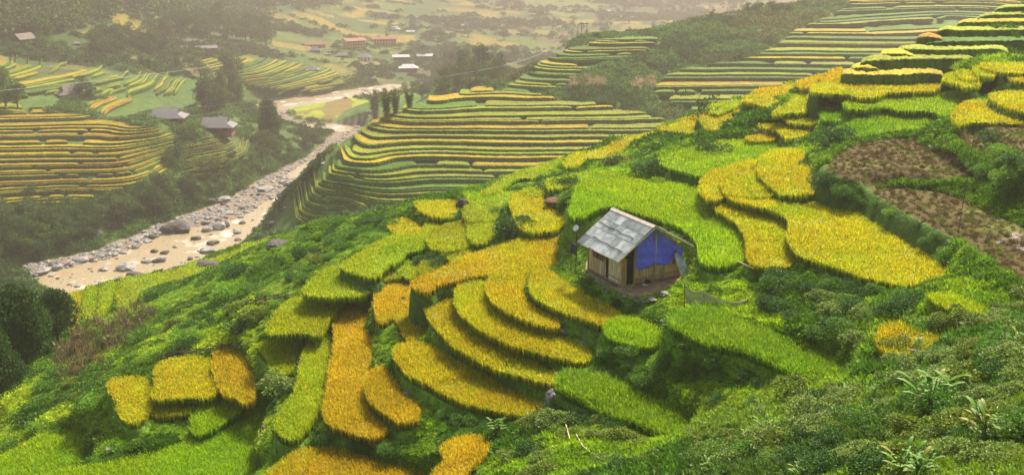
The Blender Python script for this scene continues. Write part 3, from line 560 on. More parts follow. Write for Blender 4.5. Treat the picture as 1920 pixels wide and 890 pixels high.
for ri, R in enumerate(REGIONS):
    if R['name'] != 'hill': build_region(R, ri); continue
    for k, (dr_, kd_, pl_) in enumerate(HILL_ROWS):
        pl_ = np.array(pl_, float); px_ = np.linspace(pl_[0, 0], pl_[-1, 0], 400); py_ = np.interp(px_, pl_[:, 0], pl_[:, 1]); w_ = at_drop(px_, py_, dr_+.0); az_ = np.arctan2(w_[:, 0], w_[:, 1]); rr_ = np.hypot(w_[:, 0], w_[:, 1])
        rr_ = np.convolve(np.pad(rr_, 15, 'edge'), np.ones(31)/31, 'valid'); cols_ = np.arange(az_[0], az_[-1], math.radians(.09)); r0_ = np.interp(cols_, az_, rr_)+(fbm(cols_*160, cols_*0+k, 55, 3)-.5)*.9
        strips.append((dict(R, kd=kd_), ri, k, 0, len(cols_), cols_, r0_, r0_+5.0, np.full(len(cols_), CAMZ-dr_-.6), 900+k))
def strip_mesh(S):
    R, ri, k, c, e, az, r0, r1, zk, sd_ = S; rng = np.random.default_rng(sd_); n = len(az)
    tw = (5, 9) if R['name'] in ('hill', 'saddle') else (1, 5); t = np.minimum(np.arange(n)/rng.uniform(*tw), np.arange(n)[::-1]/rng.uniform(*tw)); tp = np.clip(t, 0, 1)**.5
    wdt = np.clip(r1-r0, .8, 5.0 if R['name'] == 'hill' else 9)*(.3+.7*tp); h = R['step']*.0+rng.uniform(.5, .7)*(.3+.7*tp)*(1 if R['step'] > .8 else .55)
    st = R['step']; fr = [(-.3, -st*1.3), (-.16, -.25*st), (-.04, .1), (.0, .88*h), (.22, h)]
    lw_ = (fbm(az*900, az*0+k, 77, 3)-.5)*.5; r0 = r0+lw_
    rows = []
    for q, (dr, dz) in enumerate(fr): rows.append((r0+dr+(rng.random(n)-.5)*.12, zk+dz+(rng.random(n)-.5)*.1))
    for f in (.3, .55, .8): rows.append((r0+.2+wdt*f, zk+h+(rng.random(n)-.5)*.16))
    rows.append((r0+wdt+.25, zk+h*.96)); rows.append((r0+wdt+.3, zk-.3))
    V = np.stack([np.stack([r*np.sin(az), r*np.cos(az), z], -1) for r, z in rows]); m = len(rows)
    kinds = R['kinds']; zone = int(vnoise(az[:1]*40+k*.31, np.array([k*.45]), 80+ri)[0]*len(kinds)*1.0+rng.uniform(-.9, .9)) % len(kinds); kd = kinds[zone]
    if R['name'] == 'ridge': kd = 'g' if k*st > 74.5 and rng.random() < .75 else rng.choice(list('lylgg'))
    if R['name'] == 'hill': kd = R['kd']
    top, low = (np.array(q) for q in RICE[kd]); vr = rng.uniform(.8, 1.15); gsh = rng.uniform(-.05, .05)
    nz = (fbm(V[..., 0]/2.5, V[..., 1]/2.5, 90)[..., None]-.5); C = np.zeros((m, n, 3))
    bank = np.array([.12, .22, .02])*rng.uniform(.8, 1.3)
    far = 1.0 if R['L'] != 'C' else .85
    for q in range(m): C[q] = (bank, bank, bank*.8+low*.2, low*.85, top*.7+low*.3)[q] if q < 5 else top
    end = (1-tp)[None, :, None]; C = C*(1-end*.5)+bank*end*.5
    C = np.clip(C*vr*far*(.64 if R['name'] == 'hill' else dict(A=.6, B=.46, C=.5)[R['L']])*(1+nz*.7), .005, .9); C[..., 0] *= 1+gsh
    I = np.arange(m*n).reshape(m, n); F_ = np.stack([I[:-1, :-1], I[1:, :-1], I[1:, 1:], I[:-1, 1:]], -1).reshape(-1, 4)[:, ::-1]
    capL = [tuple(I[:, 0])]; capR = [tuple(I[::-1, -1])]
    return V.reshape(-1, 3), F_, C.reshape(-1, 3), (capL, capR)
GL = dict(spur='rice terraces stepping down the spur across the gully', ridge='rice terraces on the slope under the pylon ridge', saddle='rice ledges on the saddle below the poles', hill='grassy steps of the rounded hill at the upper right', valley_yellow='yellow rice terraces at the left above the river', valley_upper='rice terraces below the dark wood at the left', valley_mid='rice terraces between the farmhouses', valley_far='rice terraces across the river bend', valley_low='pale terraces below the grey roofed farmhouse')
GS = dict(spur='the terraced spur', ridge='the slope under the pylon', saddle='the saddle terraces', hill='the stepped hill', valley_yellow='the yellow slope by the river', valley_upper='the slope under the left wood', valley_mid='the ledges between the farmhouses', valley_far='the slope across the river bend', valley_low='the pale ledges below the farmhouse')
NM = dict(y='yellow topped', a='amber topped', l='lime green', g='dark green', b='pale brown')
def strip_kind(S):
    return None
def strip_size(S):
    R, ri, k, c, e, az, r0, r1, zk, sd_ = S; return float((az[-1]-az[0])*F*(R['step']*F/np.nanmean(r0)+3))
strips.sort(key=lambda S: -strip_size(S)); nstrip = len(strips)
rest = ([], [], [], 0); rv = []; rf = []; rc = []; off0 = 0
for i, S in enumerate(strips):
    V, F_, Cc, (cl, cr) = strip_mesh(S); cl = np.array(cl); cr = np.array(cr); R = S[0]
    if i < 290:
        o = mesh_np('rice_terrace', V, [F_, cl, cr], M_terr, col=Cc)
        q = Cc[Cc.shape[0]//10*6:Cc.shape[0]//10*8].mean(0); kd = 'amber' if q[0] > 1.55*q[1] else 'yellow' if q[0] > 1.12*q[1] else 'lime' if q[0] > .65*q[1] else 'green'
        mid = len(S[5])//2; uu, vv_ = to_px(S[6][mid]*math.sin(S[5][mid]), S[6][mid]*math.cos(S[5][mid]), S[8][mid]+.5); bx = R['px']; fx_ = (uu-bx[:, 0].min())/(np.ptp(bx[:, 0])); fy_ = (vv_-bx[:, 1].min())/(np.ptp(bx[:, 1])); ww = (S[5][-1]-S[5][0])*F
        tag(o, f"{'long' if ww > 150 else 'short' if ww < 60 else 'narrow'} {kd} rice ledge, {['top', 'upper', 'middle', 'lower', 'bottom'][int(np.clip(fy_*5, 0, 4))]} {['left', 'centre', 'right'][int(np.clip(fx_*3, 0, 2))]} of {GS[R['name']]}", 'rice terrace', GL[R['name']])
    else:
        rv.append(V); rc.append(Cc); rf.append(F_+off0); off0 += len(V)
if rv:
    o = mesh_np('rice_terraces', np.concatenate(rv), [np.concatenate(rf)], M_terr, col=np.concatenate(rc)); tag(o, 'smaller rice ledges filling in the terraced slopes', 'rice terraces', kind='stuff')
print('strips', nstrip, 'rest', len(rv))
# ------------------------------------------------------------------ near rice plots
NEAR = dict(yel=((.76, .66, .003), (.26, .38, .003)), amber=((.80, .62, .004), (.28, .35, .004)), gold=((.82, .55, .005), (.34, .30, .005)), lime=((.54, .60, .004), (.18, .34, .004)), green=((.26, .47, .003), (.09, .25, .003)), fresh=((.38, .56, .003), (.14, .34, .003)))
tot_t = 0
def rice_plot(P, i):
    global tot_t
    W = P['w'][:, :2]; rng = np.random.default_rng(500+i); ctr = W.mean(0); dist = np.hypot(*ctr); arching = 'arching' in P['label'] or 'beside the grey boulder' in P['label']
    s = max(.105, .0019*dist); x0, y0 = W.min(0); x1, y1 = W.max(0)
    X, Y = np.meshgrid(np.arange(x0, x1, s), np.arange(y0, y1, s)); X = X+(rng.random(X.shape)-.5)*s*.9; Y = Y+(rng.random(Y.shape)-.5)*s*.9
    wob = (fbm(X/.9, Y/.9, 33)-.5)*1.0
    m = inside(W, X+wob*.2, Y+wob*.2); X = X[m]; Y = Y[m]; n = len(X)
    if n < 5: return
    tot_t += n; ht = (.70 if not arching else 1.15)*(1+.5*(fbm(X/1.8, Y/1.8, 34)-.5)); zt = P['z']; zb = zt-.60
    if arching: zb = zt-1.0
    top, low = (np.array(q) for q in NEAR[P['kind']])
    var = fbm(X/3.2, Y/3.2, 35+i); pt = np.clip((fbm(X/5, Y/7, 36+i)-.5)*2.2, -1, 1)
    patch = np.where(pt[:, None] > 0, 1-pt[:, None]*.5*(C3(.2, .7, .5) if P['kind'] in ('yel', 'lime', 'amber') else C3(.6, .3, 0)), 1+pt[:, None]*C3(.45, .06, 0)*(1 if P['kind'] not in ('green', 'fresh') else -.6))
    nb = 6 if dist < 90 else 5; VV = []; CC = []; FF = []; base = 0
    for b in range(nb):
        a = rng.random(n)*6.283; lean = (.07+.18*rng.random(n))*(1.4 if arching else 1); w_ = s*(.15+.09*rng.random(n))*(1.15 if arching else 1); hh = ht*(.75+.35*rng.random(n))
        dx, dy = np.cos(a), np.sin(a); px_, py_ = -dy, dx
        bx = X+(rng.random(n)-.5)*s*.6; by = Y+(rng.random(n)-.5)*s*.6; z0 = np.full(n, zb-.05)
        L1 = lean*hh*.45; L2 = lean*hh*1.5; z1 = zb+hh*.62; z2 = zb+hh*(.98-.25*lean-(.12 if P['kind'] not in ('green', 'fresh') else .02)*rng.random(n))
        v0 = np.stack([bx-px_*w_*.5, by-py_*w_*.5, z0], -1); v1 = np.stack([bx+px_*w_*.5, by+py_*w_*.5, z0], -1)
        v2 = np.stack([bx+dx*L1-px_*w_*.6, by+dy*L1-py_*w_*.6, z1], -1); v3 = np.stack([bx+dx*L1+px_*w_*.6, by+dy*L1+py_*w_*.6, z1], -1)
        v4 = np.stack([bx+dx*L2-px_*w_*.35, by+dy*L2-py_*w_*.35, z2], -1); v5 = np.stack([bx+dx*L2+px_*w_*.35, by+dy*L2+py_*w_*.35, z2], -1)
        V = np.stack([v0, v1, v2, v3, v4, v5], 1); hv = (.62+.62*rng.random(n))[:, None]*(.85+.35*var[:, None])
        pk = rng.random(n); alt = dict(yel=((.82, .54, .006), (.46, .58, .004)), amber=((.78, .42, .006), (.62, .58, .004)), gold=((.84, .64, .006), (.62, .36, .01)), lime=((.72, .62, .004), (.34, .50, .004)), green=((.42, .56, .004), (.12, .30, .004)), fresh=((.56, .66, .004), (.22, .44, .004)))[P['kind']]
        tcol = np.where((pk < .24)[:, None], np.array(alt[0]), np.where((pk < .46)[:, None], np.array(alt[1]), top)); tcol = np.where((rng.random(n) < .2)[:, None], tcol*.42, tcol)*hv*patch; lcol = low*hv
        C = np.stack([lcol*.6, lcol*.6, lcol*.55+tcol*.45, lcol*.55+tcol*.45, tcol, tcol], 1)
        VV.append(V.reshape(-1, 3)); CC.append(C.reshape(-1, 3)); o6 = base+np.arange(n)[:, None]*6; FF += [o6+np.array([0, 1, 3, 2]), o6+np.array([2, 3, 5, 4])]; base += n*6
    # the mat of stems under the blades
    gs = max(.3, dist*.005); gx = np.arange(x0-gs, x1+gs, gs); gy = np.arange(y0-gs, y1+gs, gs); GXp, GYp = np.meshgrid(gx, gy); im = inside(W, GXp, GYp); I = np.arange(GXp.size).reshape(GXp.shape)
    qd = im[:-1, :-1] & im[1:, 1:] & im[1:, :-1] & im[:-1, 1:]; fc = np.stack([I[:-1, :-1], I[:-1, 1:], I[1:, 1:], I[1:, :-1]], -1)[qd]
    if len(fc):
        us = np.unique(fc); mp = -np.ones(GXp.size, int); mp[us] = np.arange(len(us)); xx = GXp.ravel()[us]; yy = GYp.ravel()[us]
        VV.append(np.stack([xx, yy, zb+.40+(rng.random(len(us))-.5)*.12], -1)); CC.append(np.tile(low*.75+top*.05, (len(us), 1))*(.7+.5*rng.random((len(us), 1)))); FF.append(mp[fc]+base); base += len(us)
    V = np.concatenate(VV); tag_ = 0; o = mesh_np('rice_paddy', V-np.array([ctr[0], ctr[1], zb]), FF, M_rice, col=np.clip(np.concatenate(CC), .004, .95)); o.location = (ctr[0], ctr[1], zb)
    tag(o, P['label'], 'rice paddy', 'rice plots on the near hillside')
for i, P in enumerate(PADDIES):
    if P['kind'] == 'stub': continue
    rice_plot(P, i)
print('tufts', tot_t)
tick('p3')
# ------------------------------------------------------------------ plants
def leaf_cloud(pts, nrm, L, Wd, rng, col, cvar=.35, droop=.0, hue=None):
    """one bent leaf (two quads) at every point, pointing roughly along nrm"""
    n = len(pts); d = nrm+rng.normal(size=(n, 3))*.55; d[:, 2] -= droop; d /= np.linalg.norm(d, axis=1)[:, None]+1e-9
    r = rng.normal(size=(n, 3)); s = np.cross(d, r); s /= np.linalg.norm(s, axis=1)[:, None]+1e-9; up = np.cross(s, d)
    l = (L*(.6+.8*rng.random(n)))[:, None]; w_ = (Wd*(.6+.8*rng.random(n)))[:, None]
    a = pts; b = pts+d*l*.5+s*w_*.5+up*l*.08; c = pts+d*l*.5-s*w_*.5+up*l*.08; e = pts+d*l-up*l*.12
    V = np.stack([a, b, e, c], 1).reshape(-1, 3); Fc = np.arange(n)[:, None]*4+np.array([0, 1, 2, 3])
    cc = col[None]*np.clip(1+rng.normal(size=(n, 1))*cvar, .35, 1.9)
    if hue is not None: m = rng.random(n) < hue[0]; cc[m] = np.array(hue[1])*(.7+.6*rng.random((m.sum(), 1)))
    return V, Fc, np.repeat(cc, 4, 0)
def ball_pts(rng, n, c, rad, shell=.55, upper=False):
    d = rng.normal(size=(n, 3)); d /= np.linalg.norm(d, axis=1)[:, None]
    if upper: d[:, 2] = np.abs(d[:, 2])*1.0-.15
    q = shell+(1-shell)*rng.random((n, 1))**.6
    return np.array(c)+d*q*np.array(rad), d
def merge(parts):
    V = []; Fs = []; Cc = []; b = 0
    for v, f, c in parts: V.append(v); Fs.append(f+b); Cc.append(c); b += len(v)
    return np.concatenate(V), np.concatenate(Fs), np.concatenate(Cc)
def clump_proto(name, seed, style, m):
    rng = np.random.default_rng(seed); P = []
    if style == 'shrub':                       # rounded shrub, radius 1, built of lobes
        for k in range(11):
            a = rng.random()*6.28; rr_ = rng.random()**.5*.62; c = (rr_*math.cos(a), rr_*math.sin(a), .28+.42*rng.random()); q = .26+.22*rng.random()
            p, d = ball_pts(rng, 260, c, (q, q, q*.9), .7); P.append(leaf_cloud(p, d, .085, .05, rng, np.array([1., 1., 1.])*(.75+.5*rng.random()), .3))
    elif style == 'pale':                      # shrub with pale flower heads at the twig ends
        for k in range(16):
            a = rng.random()*6.28; rr_ = rng.random()**.5*.72; c = (rr_*math.cos(a), rr_*math.sin(a), .22+.5*rng.random()); q = .18+.16*rng.random()
            p, d = ball_pts(rng, 170, c, (q, q, q), .7, True); P.append(leaf_cloud(p, d, .10, .055, rng, np.array([1., 1., 1.])*(.7+.5*rng.random()), .3, .1, (.10, (2.2, 1.7, 2.4))))
    elif style == 'weed':
        p, d = ball_pts(rng, 70, (0, 0, .12), (.55, .55, .42), .3, True); P.append(leaf_cloud(p, d+np.array([0, 0, .5]), .24, .13, rng, np.array([1., 1., 1.]), .35))
    elif style == 'fine':
        p, d = ball_pts(rng, 110, (0, 0, .12), (.6, .6, .36), .2, True); P.append(leaf_cloud(p, d+np.array([0, 0, .4]), .13, .08, rng, np.array([.95, 1., .9]), .35))
    elif style == 'grass':
        n = 46; a = rng.random(n)*6.28; p = np.stack([np.cos(a)*.3*rng.random(n), np.sin(a)*.3*rng.random(n), np.zeros(n)], -1); d = np.stack([np.cos(a)*.5, np.sin(a)*.5, np.ones(n)], -1)
        P.append(leaf_cloud(p, d, .55, .05, rng, np.array([1.2, 1.15, .8]), .25))
    elif style == 'stalk':
        n = 16; a = rng.random(n)*6.28; p = np.stack([np.cos(a)*.3*rng.random(n), np.sin(a)*.3*rng.random(n), np.zeros(n)], -1); d = np.stack([np.cos(a)*.15, np.sin(a)*.15, np.ones(n)], -1)
        P.append(leaf_cloud(p, d*3, .9, .04, rng, np.array([1., 1., 1.]), .25)); p2 = p+np.array([0, 0, .55])+rng.normal(size=p.shape)*.15
        P.append(leaf_cloud(p2, np.stack([np.cos(a), np.sin(a), -a*0-.3], -1), .35, .05, rng, np.array([1., .95, .9]), .3))
    V, Fc, Cc = merge(P); o = mesh_np(name, V, [Fc], m, col=np.clip(Cc, .1, 4), link=False); return o
def crown_proto(name, seed, style, col, m, q=1.0):
    """tree of height 1: returns (trunk mesh, crown mesh)"""
    rng = np.random.default_rng(seed); P = []; T = MB(); col = np.array(col)
    if style == 'round':
        T.tube([(0, 0, -.05), (.01, 0, .2), (.0, .02, .45), (.01, .0, .7)], [.035, .027, .02, .008], 6)
        for k in range(int(15*q)):
            a = rng.random()*6.28; h = .25+.62*rng.random(); rr_ = .33*math.sin(min(1, (h-.1)/.75)*math.pi)**.6*rng.random()**.4
            c = (rr_*math.cos(a), rr_*math.sin(a), h); s = .10+.09*rng.random(); T.tube([(0, 0, h*.55), (c[0]*.6, c[1]*.6, h*.85), c], [.012, .008, .003], 4)
            p, d = ball_pts(rng, int(130*q), c, (s, s, s*.8), .6); P.append(leaf_cloud(p, d, .045/q**.4, .028/q**.4, rng, col*(.65+.7*rng.random()), .25))
    elif style == 'open':
        T.tube([(0, 0, -.05), (.02, 0, .3), (.0, .03, .6), (.03, .0, .88)], [.028, .02, .013, .005], 6)
        for k in range(int(13*q)):
            a = rng.random()*6.28; h = .42+.52*rng.random(); rr_ = (.12+.2*rng.random())*(1.15-h*.6); c = (rr_*math.cos(a), rr_*math.sin(a), h); s = .06+.06*rng.random(); T.tube([(0, 0, h*.7), (c[0]*.5, c[1]*.5, h*.88), c], [.01, .006, .003], 4)
            p, d = ball_pts(rng, int(90*q), c, (s*1.3, s*1.3, s*.7), .4); P.append(leaf_cloud(p, d, .05/q**.4, .022/q**.4, rng, col*(.65+.7*rng.random()), .25))
    elif style == 'sparse':
        T.tube([(0, 0, -.05), (.01, 0, .3), (-.03, .02, .6), (-.02, .0, .95)], [.016, .012, .008, .003], 6)
        for k in range(14):
            a = rng.random()*6.28; h = .5+.48*rng.random(); rr_ = (.15+.25*rng.random()); c = (rr_*math.cos(a), rr_*math.sin(a), h); T.tube([(-.02, 0, h*.8), (c[0]*.5, c[1]*.5, h*.93), c], [.006, .004, .002], 4)
            p, d = ball_pts(rng, 34, c, (.10, .10, .035), .2); P.append(leaf_cloud(p, d, .045, .02, rng, col*(.65+.7*rng.random()), .25))
    elif style == 'bamboo':
        for k in range(int(13*q)):
            a = rng.random()*6.28; h = .7+.3*rng.random(); e = .06+.20*rng.random(); bx, by = .05*math.cos(a*3), .05*math.sin(a*3)
            pts = [(bx, by, -.03), (bx+e*.12*math.cos(a), by+e*.12*math.sin(a), h*.45), (bx+e*.5*math.cos(a), by+e*.5*math.sin(a), h*.85), (bx+e*1.15*math.cos(a), by+e*1.15*math.sin(a), h*.97)]
            T.tube(pts, [.007, .006, .004, .002], 4); n = int(150*q); t = .15+.85*rng.random(n)**.7
            A = np.array(pts); pp = np.stack([np.interp(t, [0, .45, .85, 1], A[:, i]) for i in range(3)], -1)+rng.normal(size=(n, 3))*np.array([.035, .035, .02])
            P.append(leaf_cloud(pp, rng.normal(size=(n, 3)), .05, .02, rng, col*(.65+.7*rng.random()), .25, .5))
    V, Fc, Cc = merge(P); cr = mesh_np('crown', V, [Fc], m, col=np.clip(Cc, .01, .9), link=False); tr = T.build('trunk', M_bark, link=False, smooth=True)
    return tr.data, cr.data
GREENS = [(.042, .095, .016), (.062, .125, .018), (.08, .145, .02), (.036, .08, .022)]
CR = dict(
 round=[crown_proto('r', 11+i, 'round', GREENS[i % 4], M_crown) for i in range(4)],
 open=[crown_proto('o', 31+i, 'open', GREENS[(i+1) % 4], M_crown) for i in range(3)],
 bamboo=[crown_proto('b', 51+i, 'bamboo', GREENS[i % 3], M_crown) for i in range(3)],
 sparse=[crown_proto('v', 91, 'sparse', (.07, .10, .03), M_crown)],
 big=[crown_proto('g', 71+i, 'round', (.045, .095, .022), M_crown, 2.6) for i in range(2)])
WHERE = [((0, 0), 'top left'), ]
def side(px): return 'far left' if px < 300 else 'left' if px < 700 else 'middle' if px < 1200 else 'right' if px < 1600 else 'far right'
def tree(px, py, hpx, style, label, group=None, wide=1.0, name='tree', rng=RNG, lo=14.3, P=None):
    p = hit1(px, py, lo) if P is None else P; dist = (p-Vector((0, 0, CAMZ))).length; h = hpx*dist/F/cp*.98
    e = empty(name, p-Vector((0, 0, .02*h)), rng.random()*6.28, 1); e.scale = (h*wide, h*wide, h); tag(e, label, 'tree' if name != 'bamboo_clump' else 'bamboo', group)
    k = rng.integers(len(CR[style]))
    for nm, me in zip(('trunk', 'crown'), CR[style][k]):
        o = bpy.data.objects.new(nm, me); COL.objects.link(o); o.parent = e
    return e
def in_poly_pts(poly, n, rng, mind=0):
    poly = np.array(poly, float); out = []; md = mind; lo = poly.min(0); ex = poly.max(0)-lo
    while len(out) < n:
        c = lo+ex*rng.random((512, 2)); c = c[inside(poly, c[:, 0], c[:, 1])]
        for p in c:
            if len(out) >= n: break
            if not md or all(abs(p[0]-q[0])+1.6*abs(p[1]-q[1]) > md for q in out[-60:]): out.append(p)
            else: md *= .995
    return sorted(out, key=lambda q: q[1])
def spot(q, poly):
    p = np.array(poly, float); a = (q-p.min(0))/np.ptp(p, 0); return ['far left', 'left', 'middle', 'right', 'far right'][int(min(4, a[0]*5))]+' '+['top', 'centre', 'bottom'][int(min(2, a[1]*3))]
rt = np.random.default_rng(77)
# a) wood along the left bank
for q in in_poly_pts([(-20,405),(60,398),(130,412),(235,388),(300,364),(330,372),(250,415),(160,455),(60,490),(-20,505)], 46, rt, 26):
    tree(q[0], q[1], rt.uniform(28, 48), rt.choice(['round', 'round', 'open']), 'bushy tree in the dense wood on the left river bank, %s' % spot(q, [(-20,385),(330,505)]), 'trees of the wood on the left river bank', 1.15, rng=rt)
for q in in_poly_pts([(300,372),(345,335),(440,300),(520,265),(610,250),(600,275),(520,305),(450,345),(390,378),(320,398),(250,425)], 40, rt, 24):
    tree(q[0], q[1], rt.uniform(16, 36), rt.choice(['round', 'open']), 'small riverside tree between the low pale terraces and the boulder bed, %s' % spot(q, [(300,372),(345,335),(440,300),(520,265),(610,250),(600,275),(520,305),(450,345),(390,378),(320,398),(250,425)]), 'small trees along the boulder bed', 1.25, rng=rt)
# b) farm trees and bamboo
for x, y, h, st, wd, lb in [(505,264,82,'big',.62,'tall dark tree standing alone between grey roofed farmhouse and river'),(520,258,50,'open',.8,'slim tree right beside the tall dark riverside tree'),(488,262,42,'open',.8,'short tree left beside the tall dark riverside tree'),
  (703,228,64,'bamboo',1.1,'leftmost of the dark bamboo columns at the river bend'),(725,226,62,'bamboo',1.0,'second dark bamboo column from the left at the river bend'),(743,221,58,'bamboo',1.0,'third dark bamboo column from the left at the river bend'),(768,209,44,'bamboo',1.1,'small rightmost bamboo column at the river bend'),
  (268,127,24,'bamboo',1.1,'left one of the small bamboo group on the upper terraces'),(280,130,24,'bamboo',1.0,'middle one of the small bamboo group on the upper terraces'),(295,131,16,'bamboo',1.0,'lowest one of the small bamboo group on the upper terraces'),(334,133,30,'bamboo',1.1,'lone dark bamboo clump on the upper terraces'),
  (376,150,34,'open',1.2,'slender pale tree above the bamboo grove by the river bend'),(155,178,34,'round',1.2,'round dark tree leaning over the thatched farmhouse at the left'),(170,182,26,'round',1.1,'smaller tree right of the thatched farmhouse at the left'),
  (12,208,72,'round',.8,'dark tree cut by the left edge beside the upper terraces'),(35,212,60,'round',.8,'second dark tree by the left edge'),(2,190,56,'open',1,'thin tree at the very left edge above the yellow terraces'),
  (75,86,24,'round',1.1,'tree beside the farmhouse at the upper left'),(60,362,20,'round',1.3,'lone bush like tree under the yellow terraces'),(320,312,34,'round',1.2,'light green tree at the right end of the yellow terraces'),(335,300,24,'round',1.2,'smaller light green tree at the right end of the yellow terraces'),
  (1057,88,16,'round',1.5,'dark round tree on the saddle left of the power poles'),(962,106,22,'round',1.3,'tree on the knoll skyline left of the saddle'),(945,75,24,'round',1,'dark tree among the far valley fields left of the poles')]:
    tree(x, y, h, st, lb, None, wd, 'bamboo_clump' if st == 'bamboo' else 'tree', rt)
for q in in_poly_pts([(372,175),(385,160),(440,150),(460,175),(455,205),(420,225),(385,215)], 14, rt, 12):
    tree(q[0], q[1], rt.uniform(42, 66), rt.choice(['bamboo', 'round']), 'feathery tree in the grove above the left farmhouses by the river bend, %s' % spot(q, [(372,175),(385,160),(440,150),(460,175),(455,205),(420,225),(385,215)]), 'grove above the farmhouses', .9, rng=rt)
for q in in_poly_pts([(172,100),(180,78),(230,70),(310,78),(318,100),(250,108)], 22, rt, 12):
    tree(q[0], q[1], rt.uniform(26, 40), 'round', 'dark tree in the copse between the far left farmhouses, %s' % spot(q, [(172,100),(180,78),(230,70),(310,78),(318,100),(250,108)]), 'copse between the far left farmhouses', .95, rng=rt)
for q in in_poly_pts([(285,60),(330,50),(420,45),(500,70),(530,90),(470,92),(400,72),(300,72)], 26, rt, 14):
    tree(q[0], q[1], rt.uniform(28, 44), 'round', 'dark tree in the long copse above the upper terraces, %s' % spot(q, [(285,60),(330,50),(420,45),(500,70),(530,90),(470,92),(400,72),(300,72)]), 'long copse above the upper terraces', .95, rng=rt)
for q in in_poly_pts([(735,182),(800,150),(850,120),(900,112),(945,118),(950,150),(900,165),(840,172),(780,188)], 40, rt, 12):
    tree(q[0], q[1], rt.uniform(22, 44)*(1 if q[0] > 820 else .6), rt.choice(['round', 'round', 'open']), 'dark tree on the wooded knoll behind the yellow spur, %s' % spot(q, [(735,182),(800,150),(850,120),(900,112),(945,118),(950,150),(900,165),(840,172),(780,188)]), 'trees of the wooded knoll', 1.0, rng=rt)
for q in in_poly_pts([(640,60),(760,40),(900,30),(1000,20),(1200,15),(1240,30),(1100,70),(980,90),(860,75),(800,110),(660,115),(560,110),(540,60)], 52, rt, 18):
    tree(q[0], q[1], rt.uniform(5, 15), 'round', 'hazy tree among the fields of the far valley, %s' % spot(q, [(640,60),(760,40),(900,30),(1000,20),(1200,15),(1240,30),(1100,70),(980,90),(860,75),(800,110),(660,115),(560,110),(540,60)]), 'scattered trees of the far valley', 2.2, rng=rt)
for x, y, h, wd in [(1402,26,20,1.6),(1422,28,26,1.2),(1446,30,30,1.1),(1462,28,22,1.3),(1480,24,16,1.5),(1590,22,16,1.4),(1180,60,10,1.6),(1250,42,10,1.6),(1225,52,12,1.4),(1100,68,12,1.5),(1120,70,10,1.6),(985,98,12,1.3)]:
    tree(x, y, h, 'round', 'low dark tree on the brushy ridge %s' % ('right of the pylon' if x > 1390 else 'left of the pylon'), 'low trees on the skyline ridge', wd, rng=rt)
tree(1335, 40, 22, 'open', 'tiny lone tree on the ridge between the tall pole and the pylon', None, .9, rng=rt)
# thin tree and the big one at the left
tree(1308, 268, 92, 'sparse', 'thin sparse tree on the near ridge above the dark rocks', None, 1.0, rng=rt)
for x, y, h, wd, lb in [(46,705,168,.66,'big dark leafy tree at the left above the river field'),(0,770,150,.6,'dark leafy tree cut by the left edge below the big one'),(-10,690,170,.6,'dark tree behind the big one at the left edge'),(112,650,110,.7,'smaller dark tree at the right foot of the big one')]:
    tree(x, y, h, 'big', lb, None, wd*1.15, rng=rt)
# far forest on the upper left slope: one mass nobody could count
fp = rt.random((26000, 2)); fx = -60+fp[:, 0]*700; fy = -30+fp[:, 1]*110
top = np.interp(fx, [-60, 90, 180, 260, 420, 520, 640], [74, 66, 42, 20, 52, 30, 8]); m = (fy < top) & (fbm(fx/60, fy/22, 91) > .36); fx = fx[m]; fy = fy[m]
fx = fx[:9000]; fy = fy[:9000]; H_ = hit(fx[::6], fy[::6]); H_ = H_[np.hypot(H_[:, 0], H_[:, 1]) > 250]
Vs = []; 
for p in H_:
    s = rt.uniform(4, 8); q, d = ball_pts(rt, 36, (p[0], p[1], p[2]+s*.55), (s*.55, s*.55, s*.6), .6); Vs.append(leaf_cloud(q, d, 2.0, 1.5, rt, np.array(GREENS[rt.integers(3)])*rt.uniform(.6, 1.25), .25))
V, Fc, Cc = merge(Vs); o = mesh_np('forest', V, [Fc], M_crown, col=Cc); tag(o, 'dark forest covering the upper left mountainside', 'forest', kind='stuff')
tick('trees')
# ------------------------------------------------------------------ shrubs
SH = [clump_proto('s', 201+i, 'shrub', M_leafi) for i in range(3)]; SP = [clump_proto('p', 211+i, 'pale', M_leafi) for i in range(3)]
def tinted(proto, tint, key, cache={}):
    k = (proto.name, key)
    if k not in cache:
        me = proto.data.copy(); a = me.color_attributes['col']; n = len(a.data); b = np.empty(n*4, np.float32); a.data.foreach_get('color', b); b = b.reshape(-1, 4); b[:, :3] = np.clip(b[:, :3]*np.array(tint), .004, .9)
        a.data.foreach_set('color', b.ravel()); me.materials.clear(); me.materials.append(M_leaf); cache[k] = me
    return cache[k]
TINT = dict(dark=(.035, .115, .010), mid=(.085, .21, .012), pale=(.17, .26, .045), olive=(.15, .22, .02), bright=(.17, .34, .015))
def shrub(px, py, wpx, tint='dark', kind='shrub', label=None, group=None, flat=.85, P=None):
    p = hit1(px, py) if P is None else P; dist = (p-Vector((0, 0, CAMZ))).length; s = wpx*dist/F/2/.85
    pr = (SH if kind == 'shrub' else SP)[rt.integers(3)]; o = bpy.data.objects.new('shrub', tinted(pr, TINT[tint], tint)); COL.objects.link(o)
    o.location = p-Vector((0, 0, .12*s)); o.scale = (s, s, s*flat); o.rotation_euler = (0, 0, rt.random()*6.28); tag(o, label, 'shrub', group); return o
